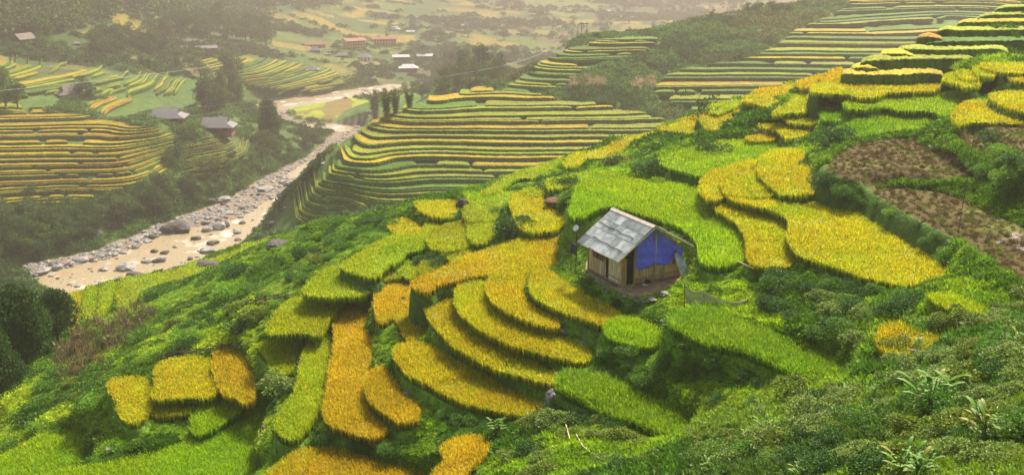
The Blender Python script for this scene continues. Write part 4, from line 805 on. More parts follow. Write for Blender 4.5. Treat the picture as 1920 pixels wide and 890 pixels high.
for x, y, w_, t, lb in [(962,438,78,'dark','wide dark shrub clump in the middle of the rice slope'),(935,405,40,'mid','green shrub above the wide dark clump in the middle'),(1565,272,76,'dark','dark round shrub left above the brown stubble field'),(1215,330,62,'dark','dark shrub on the terrace edge above the hut'),
  (1150,312,50,'dark','dark shrub on the ridge above the tall green paddy'),(1062,352,50,'dark','dark shrub by the small red earth mound'),(525,735,78,'pale','round grey green bush between left plots and lime strip'),(1612,648,66,'pale','tall grey green bush at the head of the thick green strip'),
  (825,505,62,'dark','dark shrub in the dip left of the fan shaped field'),(690,552,44,'dark','dark bush where orange strip and lime fields meet'),(1020,360,44,'dark','dark green bush left of the red earth mound'),(790,492,36,'dark','small dark bush at the left of the dip'),
  (1520,318,46,'dark','dark shrub hugging the upper yellow paddy'),(1545,345,52,'dark','dark shrub at the corner of yellow paddy and brown field'),(1580,365,46,'mid','green shrub below the burnt patches'),(990,425,40,'dark','small shrub at the right end of the dark clump'),
  (1260,268,40,'dark','dark shrub at the foot of the thin tree'),(1340,292,60,'dark','dark shrub below the thin tree on the ridge'),(1400,265,50,'mid','green shrub on the ridge beside the grey rock'),(1640,610,50,'mid','green shrub left of the amber patch'),(300,560,60,'mid','shrub by the river field on the left slope'),
  (430,560,70,'bright','light green shrub on the left slope above the brush fence'),(350,640,60,'bright','light green shrub left of the brush fence'),(270,640,60,'mid','green shrub in the middle of the left slope'),(640,470,40,'mid','shrub on the brow above the lime field')]:
    shrub(x, y, w_, t, 'shrub' if t != 'pale' else 'pale', lb)
LM = [(1035,735,'grey boulder'),(1250,590,'hut yard'),(1700,640,'amber rice patch'),(1440,640,'long green strip'),(1180,760,'green boulder strip'),(1620,480,'largest golden paddy'),(1740,760,'tall broad leaved plant'),(1860,440,'brown stubble field'),(870,850,'bottom orange plot'),(350,710,'three left plots'),(1350,560,'sagging net'),(700,400,'brow'),(400,540,'left slope'),(620,840,'orange field at the bottom edge'),(1300,260,'thin tree'),(250,780,'dark gully')]
def near(px, py):
    b = min(LM, key=lambda q: math.hypot(q[0]-px, (q[1]-py)*1.3)); dx, dy = px-b[0], py-b[1]
    return ('right of' if dx > 0 else 'left of') if abs(dx) > abs(dy)*1.5 else ('above' if dy < 0 else 'below'), b[2]
def shrub_field(poly, n, w0, w1, mix, mind, adj, group):
    for q in in_poly_pts(poly, n, rt, mind):
        t, k = mix[rt.integers(len(mix))]; w_ = rt.uniform(w0, w1); r_, l_ = near(*q); sz = 'small' if w_ < w0+(w1-w0)*.33 else 'large' if w_ > w0+(w1-w0)*.72 else 'medium'
        c_ = dict(dark='dark green', mid='green', pale='pale flowered', olive='olive', bright='bright green')[t]
        shrub(q[0], q[1], w_, t, k, ' '.join(f'{sz} {c_} {adj} {r_} the {l_}'.split()[:16]), group)
PL = ('pale', 'pale'); DK = ('dark', 'shrub'); MD = ('mid', 'shrub'); OL = ('olive', 'pale'); BR = ('bright', 'shrub')
shrub_field([(940,790),(1000,780),(1130,790),(1240,850),(1300,890),(940,900)], 20, 40, 80, [PL, PL, OL, DK], 34, 'scrub bush', 'foreground scrub bushes')
shrub_field([(1300,840),(1420,790),(1500,745),(1620,740),(1700,700),(1920,660),(1960,900),(1300,900)], 84, 50, 105, [PL, PL, OL, OL, DK, MD], 36, 'scrub bush', 'foreground scrub bushes')
shrub_field([(1640,670),(1760,600),(1900,560),(1950,580),(1950,680),(1720,710)], 26, 45, 85, [OL, PL, MD], 28, 'bush on the slope', 'foreground scrub bushes')
shrub_field([(1420,540),(1500,520),(1600,540),(1720,550),(1740,600),(1640,610),(1560,640),(1450,600)], 30, 34, 66, [DK, DK, MD, PL], 24, 'bank bush', 'bank bushes')
shrub_field([(1110,650),(1220,650),(1300,670),(1440,720),(1460,780),(1320,770),(1200,720),(1110,690)], 20, 26, 50, [DK, MD, MD], 24, 'bush on the dark bank', 'bank bushes')
shrub_field([(1540,330),(1640,380),(1720,425),(1800,475),(1900,540),(1910,560),(1800,520),(1700,440),(1600,380)], 18, 20, 36, [DK, MD, BR], 18, 'bush on the field bank', 'bank bushes')
shrub_field([(0,700),(120,690),(200,640),(330,560),(480,500),(600,460),(640,480),(520,600),(480,700),(460,640),(300,670),(200,720),(180,800),(0,860)], 42, 26, 54, [MD, MD, DK, BR, OL], 24, 'bush', 'left slope bushes')
shrub_field([(560,820),(700,830),(900,760),(930,830),(830,820),(760,860),(600,840)], 14, 26, 48, [DK, MD, MD], 22, 'bush on the dark bank', 'bank bushes')
shrub_field([(560,460),(640,420),(760,400),(780,440),(700,460),(600,500)], 20, 26, 50, [MD, DK, BR], 20, 'bush on the brow', 'brow bushes')
shrub_field([(1080,440),(1090,520),(1180,570),(1240,590),(1200,600),(1100,560),(1050,500)], 10, 18, 32, [DK, MD], 16, 'bank bush', 'bank bushes')
shrub_field([(1830,260),(1920,300),(1930,400),(1850,330),(1800,330),(1900,240)], 12, 28, 52, [MD, BR, DK], 18, 'bank bush', 'bank bushes')
# broad-leaved ginger-like plants
def ginger(px, py, hpx, label):
    hpx *= .78
    p = hit1(px, py); dist = (p-Vector((0, 0, CAMZ))).length; h = hpx*dist/F; rng = rt; e = empty('broad_leaved_plant', p, rng.random()*6); tag(e, label, 'plant', 'broad leaved plants in the scrub')
    for s in range(rng.integers(4, 7)):
        a = rng.random()*6.28; ln = .12+.3*rng.random(); top = Vector((math.cos(a)*ln*h, math.sin(a)*ln*h, h*(.7+.2*rng.random()))); T = MB(); T.tube([(0, 0, -.05), top*.5+Vector((0, 0, .06*h)), top], [.018*h, .014*h, .008*h], 5); st = T.build('stem', M_stem, e)
        V = []; Fc = []; Cc = []
        for k in range(7):
            t = .35+.65*k/6; b = np.array(top*t); a2 = a+(k % 2)*3.14+rng.normal()*.5; up = .35+.6*t; d = np.array([math.cos(a2), math.sin(a2), up]); d /= np.linalg.norm(d); sd_ = np.cross(d, [0, 0, 1]); sd_ /= np.linalg.norm(sd_); L_ = h*(.42+.15*rng.random()); W_ = L_*.11; n0 = len(V)
            for j, (f, w2, dr) in enumerate([(0, .2, 0), (.3, 1, .01), (.6, .9, -.06), (.85, .5, -.19), (1, .04, -.3)]):
                c = b+d*L_*f+np.array([0, 0, dr*L_]); V += [c-sd_*W_*w2, c+np.array([0, 0, -.02*L_]), c+sd_*W_*w2]
                if j: q = n0+3*(j-1); Fc += [(q, q+1, q+4, q+3), (q+1, q+2, q+5, q+4)]
            cc = np.array([.075, .19, .004])*(.8+.5*rng.random()) if rng.random() < .93 else np.array([.26, .24, .02]); Cc += [cc]*15
        lf = mesh_np('leaf_spray', np.array(V), [np.array(Fc)], M_leaf, parent=e, col=np.array(Cc), smooth=True)
M_stem = mat('green_stem', (.10, .17, .04), rough=.6)
for x, y, h, lb in [(1738,782,112,'tallest broad leaved plant in the right foreground scrub'),(1752,770,80,'broad leaved plant touching the tallest one in the right foreground'),(1848,850,104,'broad leaved plant near the lower right corner'),(1690,905,84,'broad leaved plant at the bottom edge, right of centre'),(1712,910,80,'second broad leaved plant at the bottom edge, right of centre'),(1590,752,40,'small broad leaved plant below the end of the green strip'),
   (1436,825,52,'broad leaved plant above the pale bushes at the bottom'),(1716,664,44,'broad leaved plant beside the grey poles'),(1905,660,46,'broad leaved plant at the right edge'),(1335,700,44,'broad leaved plant on the bank above the boulder strip'),(1282,668,40,'broad leaved plant on the bank left of the green strip'),(1000,795,30,'little bright broad leaved plant in the bushes by the boulder'),(935,815,44,'upright leafy plant beside the bottom orange plot'),(1640,745,34,'small leafy plant among pale bushes below the green strip'),(1322,905,54,'leafy plant at the bottom edge left of the pale bushes'),(505,715,38,'fan leaved plant on the grey green bush'),(1500,905,50,'leafy plant at the bottom edge in the scrub')]:
    ginger(x, y, h, lb)
tick('shrubs')
# ------------------------------------------------------------------ undergrowth (nobody could count it): instanced clumps
def scatter(name, P, scl, tint, protos, label, cat, m=None):
    coll = bpy.data.collections.new(name+'_kinds')
    for p in protos: coll.objects.link(p)
    n = len(P); me = bpy.data.meshes.new(name); me.vertices.add(n); me.vertices.foreach_set('co', P.astype(np.float32).ravel())
    for nm, ty, dt in (('scl', 'FLOAT', scl), ('rot', 'FLOAT', rt.random(n)*6.28), ('idx', 'INT', rt.integers(0, len(protos), n))):
        a = me.attributes.new(nm, ty, 'POINT'); a.data.foreach_set('value', np.asarray(dt, np.float32 if ty == 'FLOAT' else np.int32))
    a = me.attributes.new('tint', 'FLOAT_VECTOR', 'POINT'); a.data.foreach_set('vector', np.asarray(tint, np.float32).ravel()); me.update()
    o = bpy.data.objects.new(name, me); COL.objects.link(o); tag(o, label, cat, kind='stuff')
    ng = bpy.data.node_groups.new(name, 'GeometryNodeTree'); ng.interface.new_socket('Geometry', in_out='INPUT', socket_type='NodeSocketGeometry'); ng.interface.new_socket('Geometry', in_out='OUTPUT', socket_type='NodeSocketGeometry')
    N = ng.nodes; L = ng.links; gi = N.new('NodeGroupInput'); go = N.new('NodeGroupOutput'); ip = N.new('GeometryNodeInstanceOnPoints'); ci = N.new('GeometryNodeCollectionInfo'); ci.inputs[0].default_value = coll; ci.inputs['Separate Children'].default_value = True; ci.inputs['Reset Children'].default_value = True
    def at(nm, ty):
        q = N.new('GeometryNodeInputNamedAttribute'); q.data_type = ty; q.inputs[0].default_value = nm; return q.outputs['Attribute']
    cx = N.new('ShaderNodeCombineXYZ'); L.new(at('rot', 'FLOAT'), cx.inputs[2]); L.new(gi.outputs[0], ip.inputs['Points']); L.new(ci.outputs[0], ip.inputs['Instance']); ip.inputs['Pick Instance'].default_value = True
    L.new(at('idx', 'INT'), ip.inputs['Instance Index']); L.new(cx.outputs[0], ip.inputs['Rotation']); L.new(at('scl', 'FLOAT'), ip.inputs['Scale']); L.new(ip.outputs[0], go.inputs[0])
    md = o.modifiers.new('scatter', 'NODES'); md.node_group = ng; return o
def pid_at(x, y):
    r = np.hypot(x, y); a = np.arctan2(x, y); i = np.clip(np.round(np.interp(np.log(r), lr, np.arange(nr))).astype(int), 0, nr-1); j = np.clip(np.round(np.interp(a, azs, np.arange(na))).astype(int), 0, na-1)
    return PID[i, j], LAYI[i, j], REGI[i, j], BEDI[i, j]
n = 150000; r_ = np.exp(rt.uniform(math.log(15), math.log(170), n)); a_ = np.radians(rt.uniform(-34, 34, n)); x = r_*np.sin(a_); y = r_*np.cos(a_); z = gz(x, y); pid, ly, rg, bd = pid_at(x, y)
u, v = to_px(x, y, z); m = (pid < 0) & (ly == 0) & (u > -120) & (u < 2040) & (v > -80) & (v < 1040)
def hit_many(px, py):
    d = ray(px, py); hh = np.hypot(d[:, 0], d[:, 1]); d = d/hh[:, None]; out = np.full((len(px), 3), np.nan); al = np.arange(len(px))
    for rr in rs[(rs > 14.3) & (rs < 175)]:
        q = d[al]; zz = CAMZ+q[:, 2]*rr; g_ = gz(q[:, 0]*rr, q[:, 1]*rr); h_ = zz < g_; out[al[h_]] = np.c_[q[h_, 0]*rr, q[h_, 1]*rr, g_[h_]]; al = al[~h_]
        if not len(al): break
    return out[~np.isnan(out[:, 0])]
# hidden behind the brow: drop what the camera cannot see, keep a margin for other viewpoints
x, y, z, u, v, r_ = (q[m] for q in (x, y, z, u, v, r_)); keep = np.arange(len(x))[:52000]; x, y, z, u, v, r_ = (q[keep] for q in (x, y, z, u, v, r_))
pu = rt.uniform(-60, 1980, 62000); pv = rt.uniform(60, 950, 62000); Hm = hit_many(pu, pv); rr_ = np.hypot(Hm[:, 0], Hm[:, 1]); Hm[:, :2] *= ((rr_+rt.uniform(-.1, .15, len(rr_)))/rr_)[:, None]; Hm[:, 2] = gz(Hm[:, 0], Hm[:, 1])
pid2, ly2, rg2, bd2 = pid_at(Hm[:, 0], Hm[:, 1]); Hm = Hm[(pid2 < 0) & (ly2 == 0)]; print('steep fill', len(Hm))
x = np.r_[x, Hm[:, 0]]; y = np.r_[y, Hm[:, 1]]; z = np.r_[z, Hm[:, 2]]; r_ = np.hypot(x, y); u, v = to_px(x, y, z)
nn = fbm(x/3.5, y/3.5, 95); n2 = fbm(x/9, y/9, 96)
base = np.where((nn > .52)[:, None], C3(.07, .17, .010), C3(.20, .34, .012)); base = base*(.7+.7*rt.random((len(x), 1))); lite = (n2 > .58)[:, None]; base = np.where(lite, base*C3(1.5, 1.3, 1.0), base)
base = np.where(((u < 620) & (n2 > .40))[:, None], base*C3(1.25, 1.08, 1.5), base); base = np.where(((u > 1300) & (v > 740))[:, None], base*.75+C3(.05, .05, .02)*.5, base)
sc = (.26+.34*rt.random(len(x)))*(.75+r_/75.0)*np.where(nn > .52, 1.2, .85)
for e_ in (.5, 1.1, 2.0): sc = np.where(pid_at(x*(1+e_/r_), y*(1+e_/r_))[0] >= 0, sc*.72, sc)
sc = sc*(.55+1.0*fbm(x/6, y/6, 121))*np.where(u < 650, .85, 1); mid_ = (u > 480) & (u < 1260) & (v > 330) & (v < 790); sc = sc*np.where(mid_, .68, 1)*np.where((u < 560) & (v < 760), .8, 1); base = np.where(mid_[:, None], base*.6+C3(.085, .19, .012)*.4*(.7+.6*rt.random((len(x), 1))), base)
typ = np.where(nn > .5, rt.integers(0, 4, len(x)), 2+rt.integers(0, 4, len(x)))
WEEDS = [clump_proto('w', 301, 'weed', M_leafi), clump_proto('w', 302, 'fine', M_leafi), clump_proto('w', 303, 'weed', M_leafi), clump_proto('w', 304, 'fine', M_leafi), clump_proto('w', 305, 'grass', M_leafi), clump_proto('w', 306, 'grass', M_leafi)]
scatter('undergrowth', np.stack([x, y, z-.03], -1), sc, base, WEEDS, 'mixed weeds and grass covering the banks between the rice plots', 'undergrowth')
# brush on the spur, the knoll and the river bank
n = 90000; r_ = np.exp(rt.uniform(math.log(190), math.log(620), n)); a_ = np.radians(rt.uniform(-32, 32, n)); x = r_*np.sin(a_); y = r_*np.cos(a_); z = gz(x, y); pid, ly, rg, bd = pid_at(x, y); u, v = to_px(x, y, z)
m = (ly > 0) & (rg < 0) & (bd < 1) & (pid < 0) & (u > -60) & (u < 1980) & ((ly == 1) | ((v > 168) & (u < 660) & ((v > 300) | (fbm(x/20, y/20, 141) > .42))) | (fbm(x/22, y/22, 97) > .56)); m &= ~inside(np.array([(540, 205), (640, 180), (760, 165), (860, 185), (760, 215), (700, 240), (620, 228), (556, 222)], float), u, v); x, y, z, u, v, r_, ly = (q[m][:38000] for q in (x, y, z, u, v, r_, ly))
nn = fbm(x/12, y/12, 98); tint = np.where((nn > .55)[:, None], C3(.035, .075, .018), C3(.065, .13, .025))*(.7+.7*rt.random((len(x), 1))); brownm = ((ly == 1) & (fbm(x/25, y/25, 99) > .56))[:, None]; tint = np.where(brownm, tint*.6+C3(.05, .035, .012), tint)
scatter('brushwood', np.stack([x, y, z-.1], -1), (1.2+1.8*rt.random(len(x)))*(.5+r_/600), tint*1.35, [clump_proto('w', 311, 'weed', M_leafi), clump_proto('w', 312, 'fine', M_leafi)], 'low brush covering the slopes of the spur and the river banks', 'brushwood')
n = 60000; r_ = np.exp(rt.uniform(math.log(520), math.log(1700), n)); a_ = np.radians(rt.uniform(-31, 24, n)); x = r_*np.sin(a_); y = r_*np.cos(a_); z = gz(x, y); pid, ly, rg, bd = pid_at(x, y); u, v = to_px(x, y, z)
sy_ = y/(7+r_*.016)+4.5*fbm(x/120, y/160, 42); hedge = np.abs(sy_-np.round(sy_)) < .13; wd_ = fbm(x/60, y/80, 44) > .55
m = (ly == 2) & (rg < 0) & (bd < .4) & ((hedge & (rt.random(n) < .5) & (fbm(x/40, y/40, 131) > .45)) | wd_); x, y, z, r_ = (q[m][:20000] for q in (x, y, z, r_))
scatter('hedgerows', np.stack([x, y, z-.2], -1), (2.2+3.5*rt.random(len(x))**2)*(.4+r_/1300), np.array([C3(.035, .07, .02)])*(.6+.9*rt.random((len(x), 1))), [clump_proto('w', 315, 'weed', M_leafi), clump_proto('w', 316, 'weed', M_leafi)], 'hedges and scrub between the fields of the far valley', 'hedgerows')
# grass on the banks round the brown fields
EX = []
for i, P in enumerate(PADDIES):
    if P['kind'] != 'stub': continue
    W = P['w'][:, :2]; nx_ = np.roll(W, -1, 0); ar = .5*np.sum(W[:, 0]*nx_[:, 1]-nx_[:, 0]*W[:, 1])
    for a, b in zip(W, nx_):
        L_ = np.linalg.norm(b-a); k = int(min(900, L_*75)); t_ = rt.random((k, 1)); nv = np.array([b[1]-a[1], a[0]-b[0]])/(L_+1e-9)*np.sign(ar); EX.append(a+(b-a)*t_+nv*(rt.random((k, 1))*3.6+.05))
EX = np.concatenate(EX); uu, vv = to_px(EX[:, 0], EX[:, 1], gz(EX[:, 0], EX[:, 1])); print('EX', len(EX)); EX = EX[(uu < 2010) & (pid_at(EX[:, 0], EX[:, 1])[0] < 0)]
print('EX2', len(EX)); scatter('bank_grass', np.c_[EX, gz(EX[:, 0], EX[:, 1])], .35+.5*rt.random(len(EX)), C3(.14, .27, .014)*(.6+.8*rt.random((len(EX), 1)))*np.where(rt.random((len(EX), 1)) < .3, C3(.5, .6, 1), 1), [WEEDS[0], WEEDS[1], WEEDS[4], WEEDS[5]], 'long grass and weeds on the banks around the brown fields', 'bank grass')
# dry stalks
def stalks(poly, n, tint, label, s0, s1):
    pts = in_poly_pts(poly, n, rt); H_ = hit([p[0] for p in pts], [p[1] for p in pts]); d = np.linalg.norm(H_-np.array([0, 0, CAMZ]), axis=1)
    scatter('dry_stalks', H_, rt.uniform(s0, s1, n)*d/F, np.array(tint)*(.7+.6*rt.random((n, 1))), [clump_proto('w', 321, 'stalk', M_leafi), clump_proto('w', 322, 'stalk', M_leafi)], label, 'dry stalks')
stalks([(1062,152),(1100,148),(1136,156),(1130,168),(1070,168)], 60, (.42, .32, .18), 'dry straw coloured maize stalks on the spur', 9, 15)
stalks([(1182,158),(1200,150),(1230,152),(1226,168),(1190,170)], 40, (.42, .32, .18), 'smaller dry maize patch right of the first', 9, 15)
stalks([(110,650),(200,600),(270,570),(300,580),(260,640),(160,710),(100,720)], 150, (.16, .12, .06), 'reddish dry stalks among weeds on the left slope', 14, 30)
SX = []; ST = []
for i, P in enumerate(PADDIES):
    if P['kind'] != 'stub': continue
    W = P['w'][:, :2]; n = int(min(4200, np.ptp(W[:, 0])*np.ptp(W[:, 1])*7)); q = W.min(0)+np.ptp(W, 0)*rt.random((n, 2)); q = q[inside(W, q[:, 0], q[:, 1])]; zz = gz(q[:, 0], q[:, 1]); SX.append(np.c_[q, zz]); g_ = (fbm(q[:, 0]/1.3, q[:, 1]/1.3, 111) > .56)[:, None]
    ST.append(np.where(g_ & (rt.random((len(q), 1)) < .7), C3(.10, .14, .015), C3(.09, .07, .027))*(.5+.9*rt.random((len(q), 1))))
SX = np.concatenate(SX); ST = np.concatenate(ST); scatter('stubble', SX, .22+.22*rt.random(len(SX)), ST, [WEEDS[4], WEEDS[5]], 'cut rice stubble and sprouting weeds on the brown fields', 'stubble')
tick('scatter')
# ------------------------------------------------------------------ the hut
M_tin = mat('weathered_roof_sheet', (.36, .38, .40), rough=.6, noise=(1.3, .62, 1.35), spec=.4)
M_tin2 = mat('old_grey_sheet', (.55, .55, .52), rough=.7, noise=(3, .5, 1.4))
M_tarp = mat('blue_tarpaulin', (.10, .11, .95), rough=.5, noise=(2.2, .82, 1.18), bump=(2.6, .8, .1), spec=.5)
M_dark = mat('painted_interior_shade', (.012, .011, .010), rough=.95)  # near-black colour stands in for the shade inside the hut
M_wood = mat('raw_timber', (.30, .19, .105), noise=(4, .55, 1.4, (1, 1, .15)), rough=.85)
M_woodd = mat('dark_timber', (.10, .065, .045), noise=(4, .5, 1.5, (1, 1, .2)), rough=.9)
M_pole = mat('grey_pole', (.20, .185, .16), noise=(5, .6, 1.4), rough=.9)
M_ridge = mat('pale_ridge_board', (.46, .40, .33), noise=(3, .7, 1.2), rough=.8)
def plank_mat(name, c0, c1, c2, w=3.2, h=1.1):
    m = bpy.data.materials.new(name); m.use_nodes = True; nt = m.node_tree; N = nt.nodes; L = nt.links; b = N['Principled BSDF']; b.inputs['Roughness'].default_value = .85
    uv = N.new('ShaderNodeTexCoord'); vo = N.new('ShaderNodeTexWhiteNoise'); vo.noise_dimensions = '3D'; sx = N.new('ShaderNodeMapping'); sx.inputs['Scale'].default_value = (w, w, h); fl = N.new('ShaderNodeVectorMath'); fl.operation = 'FLOOR'
    L.new(uv.outputs['Object'], sx.inputs['Vector']); L.new(sx.outputs[0], fl.inputs[0]); L.new(fl.outputs[0], vo.inputs['Vector']); cr = N.new('ShaderNodeValToRGB'); e = cr.color_ramp; e.interpolation = 'CONSTANT'
    e.elements[0].color = (*c0, 1); e.elements[1].color = (*c2, 1); e.elements[1].position = .72; q = e.elements.new(.38); q.color = (*c1, 1)
    L.new(vo.outputs['Value'], cr.inputs[0]); n = N.new('ShaderNodeTexNoise'); n.inputs['Scale'].default_value = 9; n.inputs['Detail'].default_value = 5; mp = N.new('ShaderNodeMapping'); mp.inputs['Scale'].default_value = (1, 1, .15); L.new(uv.outputs['Object'], mp.inputs[0]); L.new(mp.outputs[0], n.inputs['Vector'])
    mr = N.new('ShaderNodeMapRange'); mr.inputs[1].default_value = .3; mr.inputs[2].default_value = .7; mr.inputs[3].default_value = .5; mr.inputs[4].default_value = 1.4; L.new(n.outputs['Fac'], mr.inputs[0])
    mx = N.new('ShaderNodeMix'); mx.data_type = 'RGBA'; mx.blend_type = 'MULTIPLY'; mx.inputs[0].default_value = 1; L.new(cr.outputs[0], mx.inputs[6]); L.new(mr.outputs[0], mx.inputs[7]); L.new(mx.outputs[2], b.inputs['Base Color']); return m
M_bamb = plank_mat('split_bamboo_wall', (.36, .20, .09), (.48, .30, .15), (.45, .38, .30))
M_plank = plank_mat('grey_plank_wall', (.42, .34, .25), (.30, .20, .12), (.50, .42, .33), 4.5, .5)
HA = .489; HW, HL, HE, HR, HO, HOE, HRX, HE2 = 4.803, 4.137, 1.958, 3.941, .681, .45, 2.221, 2.134
ho = at_drop(1165.3, 537.7, 22.7); HZ = float(ho[2])
hut = empty('hut', (ho[0], ho[1], HZ), HA); tag(hut, 'small timber hut with grey corrugated roof and blue tarpaulin gable', 'hut')
SEG = lambda a, b, t: Vector(a).lerp(Vector(b), t)
def walls():
    m = MB(); t = .08
    # gable wall (y = 0) right of the doorway, plank wall (x = 0), back walls
    dx = .98
    m.slab([(dx, 0, 0), (HW, 0, 0), (HW, 0, HE2+.02), (HRX+.9, 0, HR-.55), (dx, 0, HE+.55)], t, Vector((0, -1, 0)))
    f = m.build('gable_wall', M_bamb, hut)
    m = MB(); m.slab([(0, HL, 0), (0, 1.95, 0), (0, 1.95, HE+.12), (0, HL, HE+.12)], t, Vector((-1, 0, 0))); m.slab([(0, 1.62, 0), (0, .10, 0), (0, .10, HE+.12), (0, 1.62, HE+.12)], t, Vector((-1, 0, 0))); m.build('plank_wall', M_plank, hut)
    m = MB(); m.slab([(HW, 0.1, 0), (HW, HL, 0), (HW, HL, HE2), (HW, .1, HE2)], t, Vector((1, 0, 0))); m.slab([(HW, HL, 0), (0, HL, 0), (0, HL, HE), (HRX, HL, HR-.2), (HW, HL, HE2)], t, Vector((0, 1, 0))); m.build('back_wall', M_plank, hut)
    m = MB(); m.box((HW/2, HL/2, .02), (HW-.2, HL-.2, .06)); m.build('floor_slab', M_woodd, hut)
walls()
m = MB(); m.box((.62, .55, .95), (.62, .9, 1.86)); m.build('doorway', M_dark, hut)  # solid block in the opening, the shade inside painted as black
fr = MB()
for x_ in (.26, .96): fr.box((x_, -.02, .95), (.1, .12, 1.9))
fr.box((.61, -.03, .03), (.8, .16, .06)); fr.build('door_frame', M_wood, hut)
m = MB(); m.box((.10, .0, 1.0), (.24, .07, 2.0)); m.build('corner_board', M_wood, hut)
m = MB(); m.box((.03, 1.78, .92), (.06, .3, 1.8)); m.build('wall_gap_shade', M_dark, hut)  # black block painting the shade behind the slit between the planks
for k, (x_, y_) in enumerate([(0, 0), (HW, 0), (0, HL), (HW, HL), (2.55, -.06)]):
    m = MB(); top = HE+.2 if k != 4 else HR-.45; m.tube([(x_, y_, -.1), (x_, y_, top)], .06, 7); m.build('post', M_wood, hut)
m = MB()
for z_ in (.10, .38): m.bar((dx_ := .98, -.07, z_), (HW, -.07, z_), .04, .07)
m.bar((-.05, .1, .1), (-.05, HL, .1), .07, .05); m.bar((-.05, .1, .42), (-.05, 1.6, .42), .05, .04); m.build('sill_rail', M_wood, hut)
# tarpaulin: a sagging sheet over the gable
V = []; Fc = []; nx, nz = 44, 26
for i in range(nx+1):
    x_ = 1.0+(HW+.02-1.0)*i/nx; top = (HE+(HR-HE)*(x_/HRX) if x_ < HRX else HR-(HR-HE2)*(x_-HRX)/(HW-HRX))-.16; bot = 1.08+.10*math.sin(x_*3.1)+.10*(x_-1)/3.8+(.30 if x_ > 3.9 else 0)*math.sin((x_-3.9)*2.9)**2+.04*math.sin(x_*11)
    for j in range(nz+1):
        z_ = bot+(top-bot)*j/nz; y_ = -.10-.05*math.sin(x_*2.2+z_*1.7)-.035*math.sin(x_*5+z_*3.1+1)-.02*math.sin(z_*9+x_)-.05*(1-j/nz)**2*abs(math.sin(x_*2.5)); V.append((x_, y_, z_))
for i in range(nx):
    for j in range(nz): q = i*(nz+1)+j; Fc.append((q, q+nz+1, q+nz+2, q+1))
o = mesh_np('tarpaulin', np.array(V), [np.array(Fc)], M_tarp, parent=hut, smooth=True)
sm = o.modifiers.new('thick', 'SOLIDIFY'); sm.thickness = .008
m = MB(); m.tube([(2.55, -.2, 1.0), (2.56, -.18, HR-.55)], .018, 5); m.build('tarpaulin_pole', M_ridge, hut)
# corrugated roof sheets: three rows of sheets on the near side, each a ridged slab
def roof_side(xe, ze, xr, zr, name, rows, sheets, flip):
    y0, y1 = -HOE, HL+HOE; fs = []
    for r_ in range(rows):
        for s_ in range(sheets):
            t0 = r_/rows-.035*(r_ > 0); t1 = (r_+1)/rows; ya = y0+(y1-y0)*s_/sheets-.04*(s_ > 0); yb = y0+(y1-y0)*(s_+1)/sheets; N_ = 36; V = []; jit = rt.normal()*.018; dz = .012*((r_+s_) % 2)+.022*r_+rt.random()*.012
            for (t, sk) in ((t0+jit*.4, 0), (t1+.0, 0)):
                for i in range(N_+1):
                    y_ = ya+(yb-ya)*i/N_; c = .022*math.sin(i/N_*2*math.pi*9); V.append((xe+(xr-xe)*t, y_+jit, ze+(zr-ze)*t+c+dz+.012*(s_ % 2)))
            n_ = N_+1; F_ = [(i, i+1, n_+i+1, n_+i) if flip else (i, n_+i, n_+i+1, i+1) for i in range(N_)]
            tone = rt.uniform(.72, 1.25)*(1 if rt.random() > .15 else .8); fs.append((V, F_, tone))
    return fs
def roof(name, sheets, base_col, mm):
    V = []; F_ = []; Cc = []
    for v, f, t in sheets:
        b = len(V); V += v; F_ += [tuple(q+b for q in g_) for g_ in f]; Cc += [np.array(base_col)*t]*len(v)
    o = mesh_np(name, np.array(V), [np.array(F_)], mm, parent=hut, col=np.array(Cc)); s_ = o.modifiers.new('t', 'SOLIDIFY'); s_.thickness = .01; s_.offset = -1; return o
M_sheet = mat('corrugated_sheet', attr=True, rough=.55, noise=(2.2, .7, 1.25), spec=.45)
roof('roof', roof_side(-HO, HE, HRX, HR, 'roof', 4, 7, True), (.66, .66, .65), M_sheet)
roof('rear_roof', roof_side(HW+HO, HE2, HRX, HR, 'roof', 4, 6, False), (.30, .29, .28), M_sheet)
m = MB(); m.bar((HRX-.12, -HOE-.05, HR+.03), (HRX-.14, HL+HOE+.05, HR+.03), .22, .03, (-.6, 0, 1)); m.bar((HRX+.12, -HOE-.05, HR+.03), (HRX+.12, HL+HOE+.05, HR+.03), .26, .03, (.5, 0, 1)); m.build('ridge_cap', M_ridge, hut)
m = MB()
for (a, b) in (((-HO, HE), (HRX, HR)), ((HW+HO, HE2), (HRX, HR))): m.bar((a[0], -HOE-.03, a[1]-.03), (b[0], -HOE-.03, b[1]-.03), .04, .10); m.bar((a[0], HL+HOE-.1, a[1]-.07), (b[0], HL+HOE-.1, b[1]-.07), .05, .07)
m.bar((-HO+.05, -HOE, HE-.02), (-HO+.05, HL+HOE, HE-.02), .05, .06); m.build('rafter', M_ridge, hut)
def roofpt(t, y_, dz=.06): return (-HO+(HRX+HO)*t, y_, HE+(HR-HE)*t+dz)
for (t0, ya, yb) in ((.20, -.05, 3.6), (.55, .12, 4.5)):
    m = MB(); n_ = 9; m.tube([roofpt(t0+.012*math.sin(i*1.7)+.03*i/n_, ya+(yb-ya)*i/n_, .10) for i in range(n_+1)], .026, 6); m.build('roof_pole', M_woodd, hut)
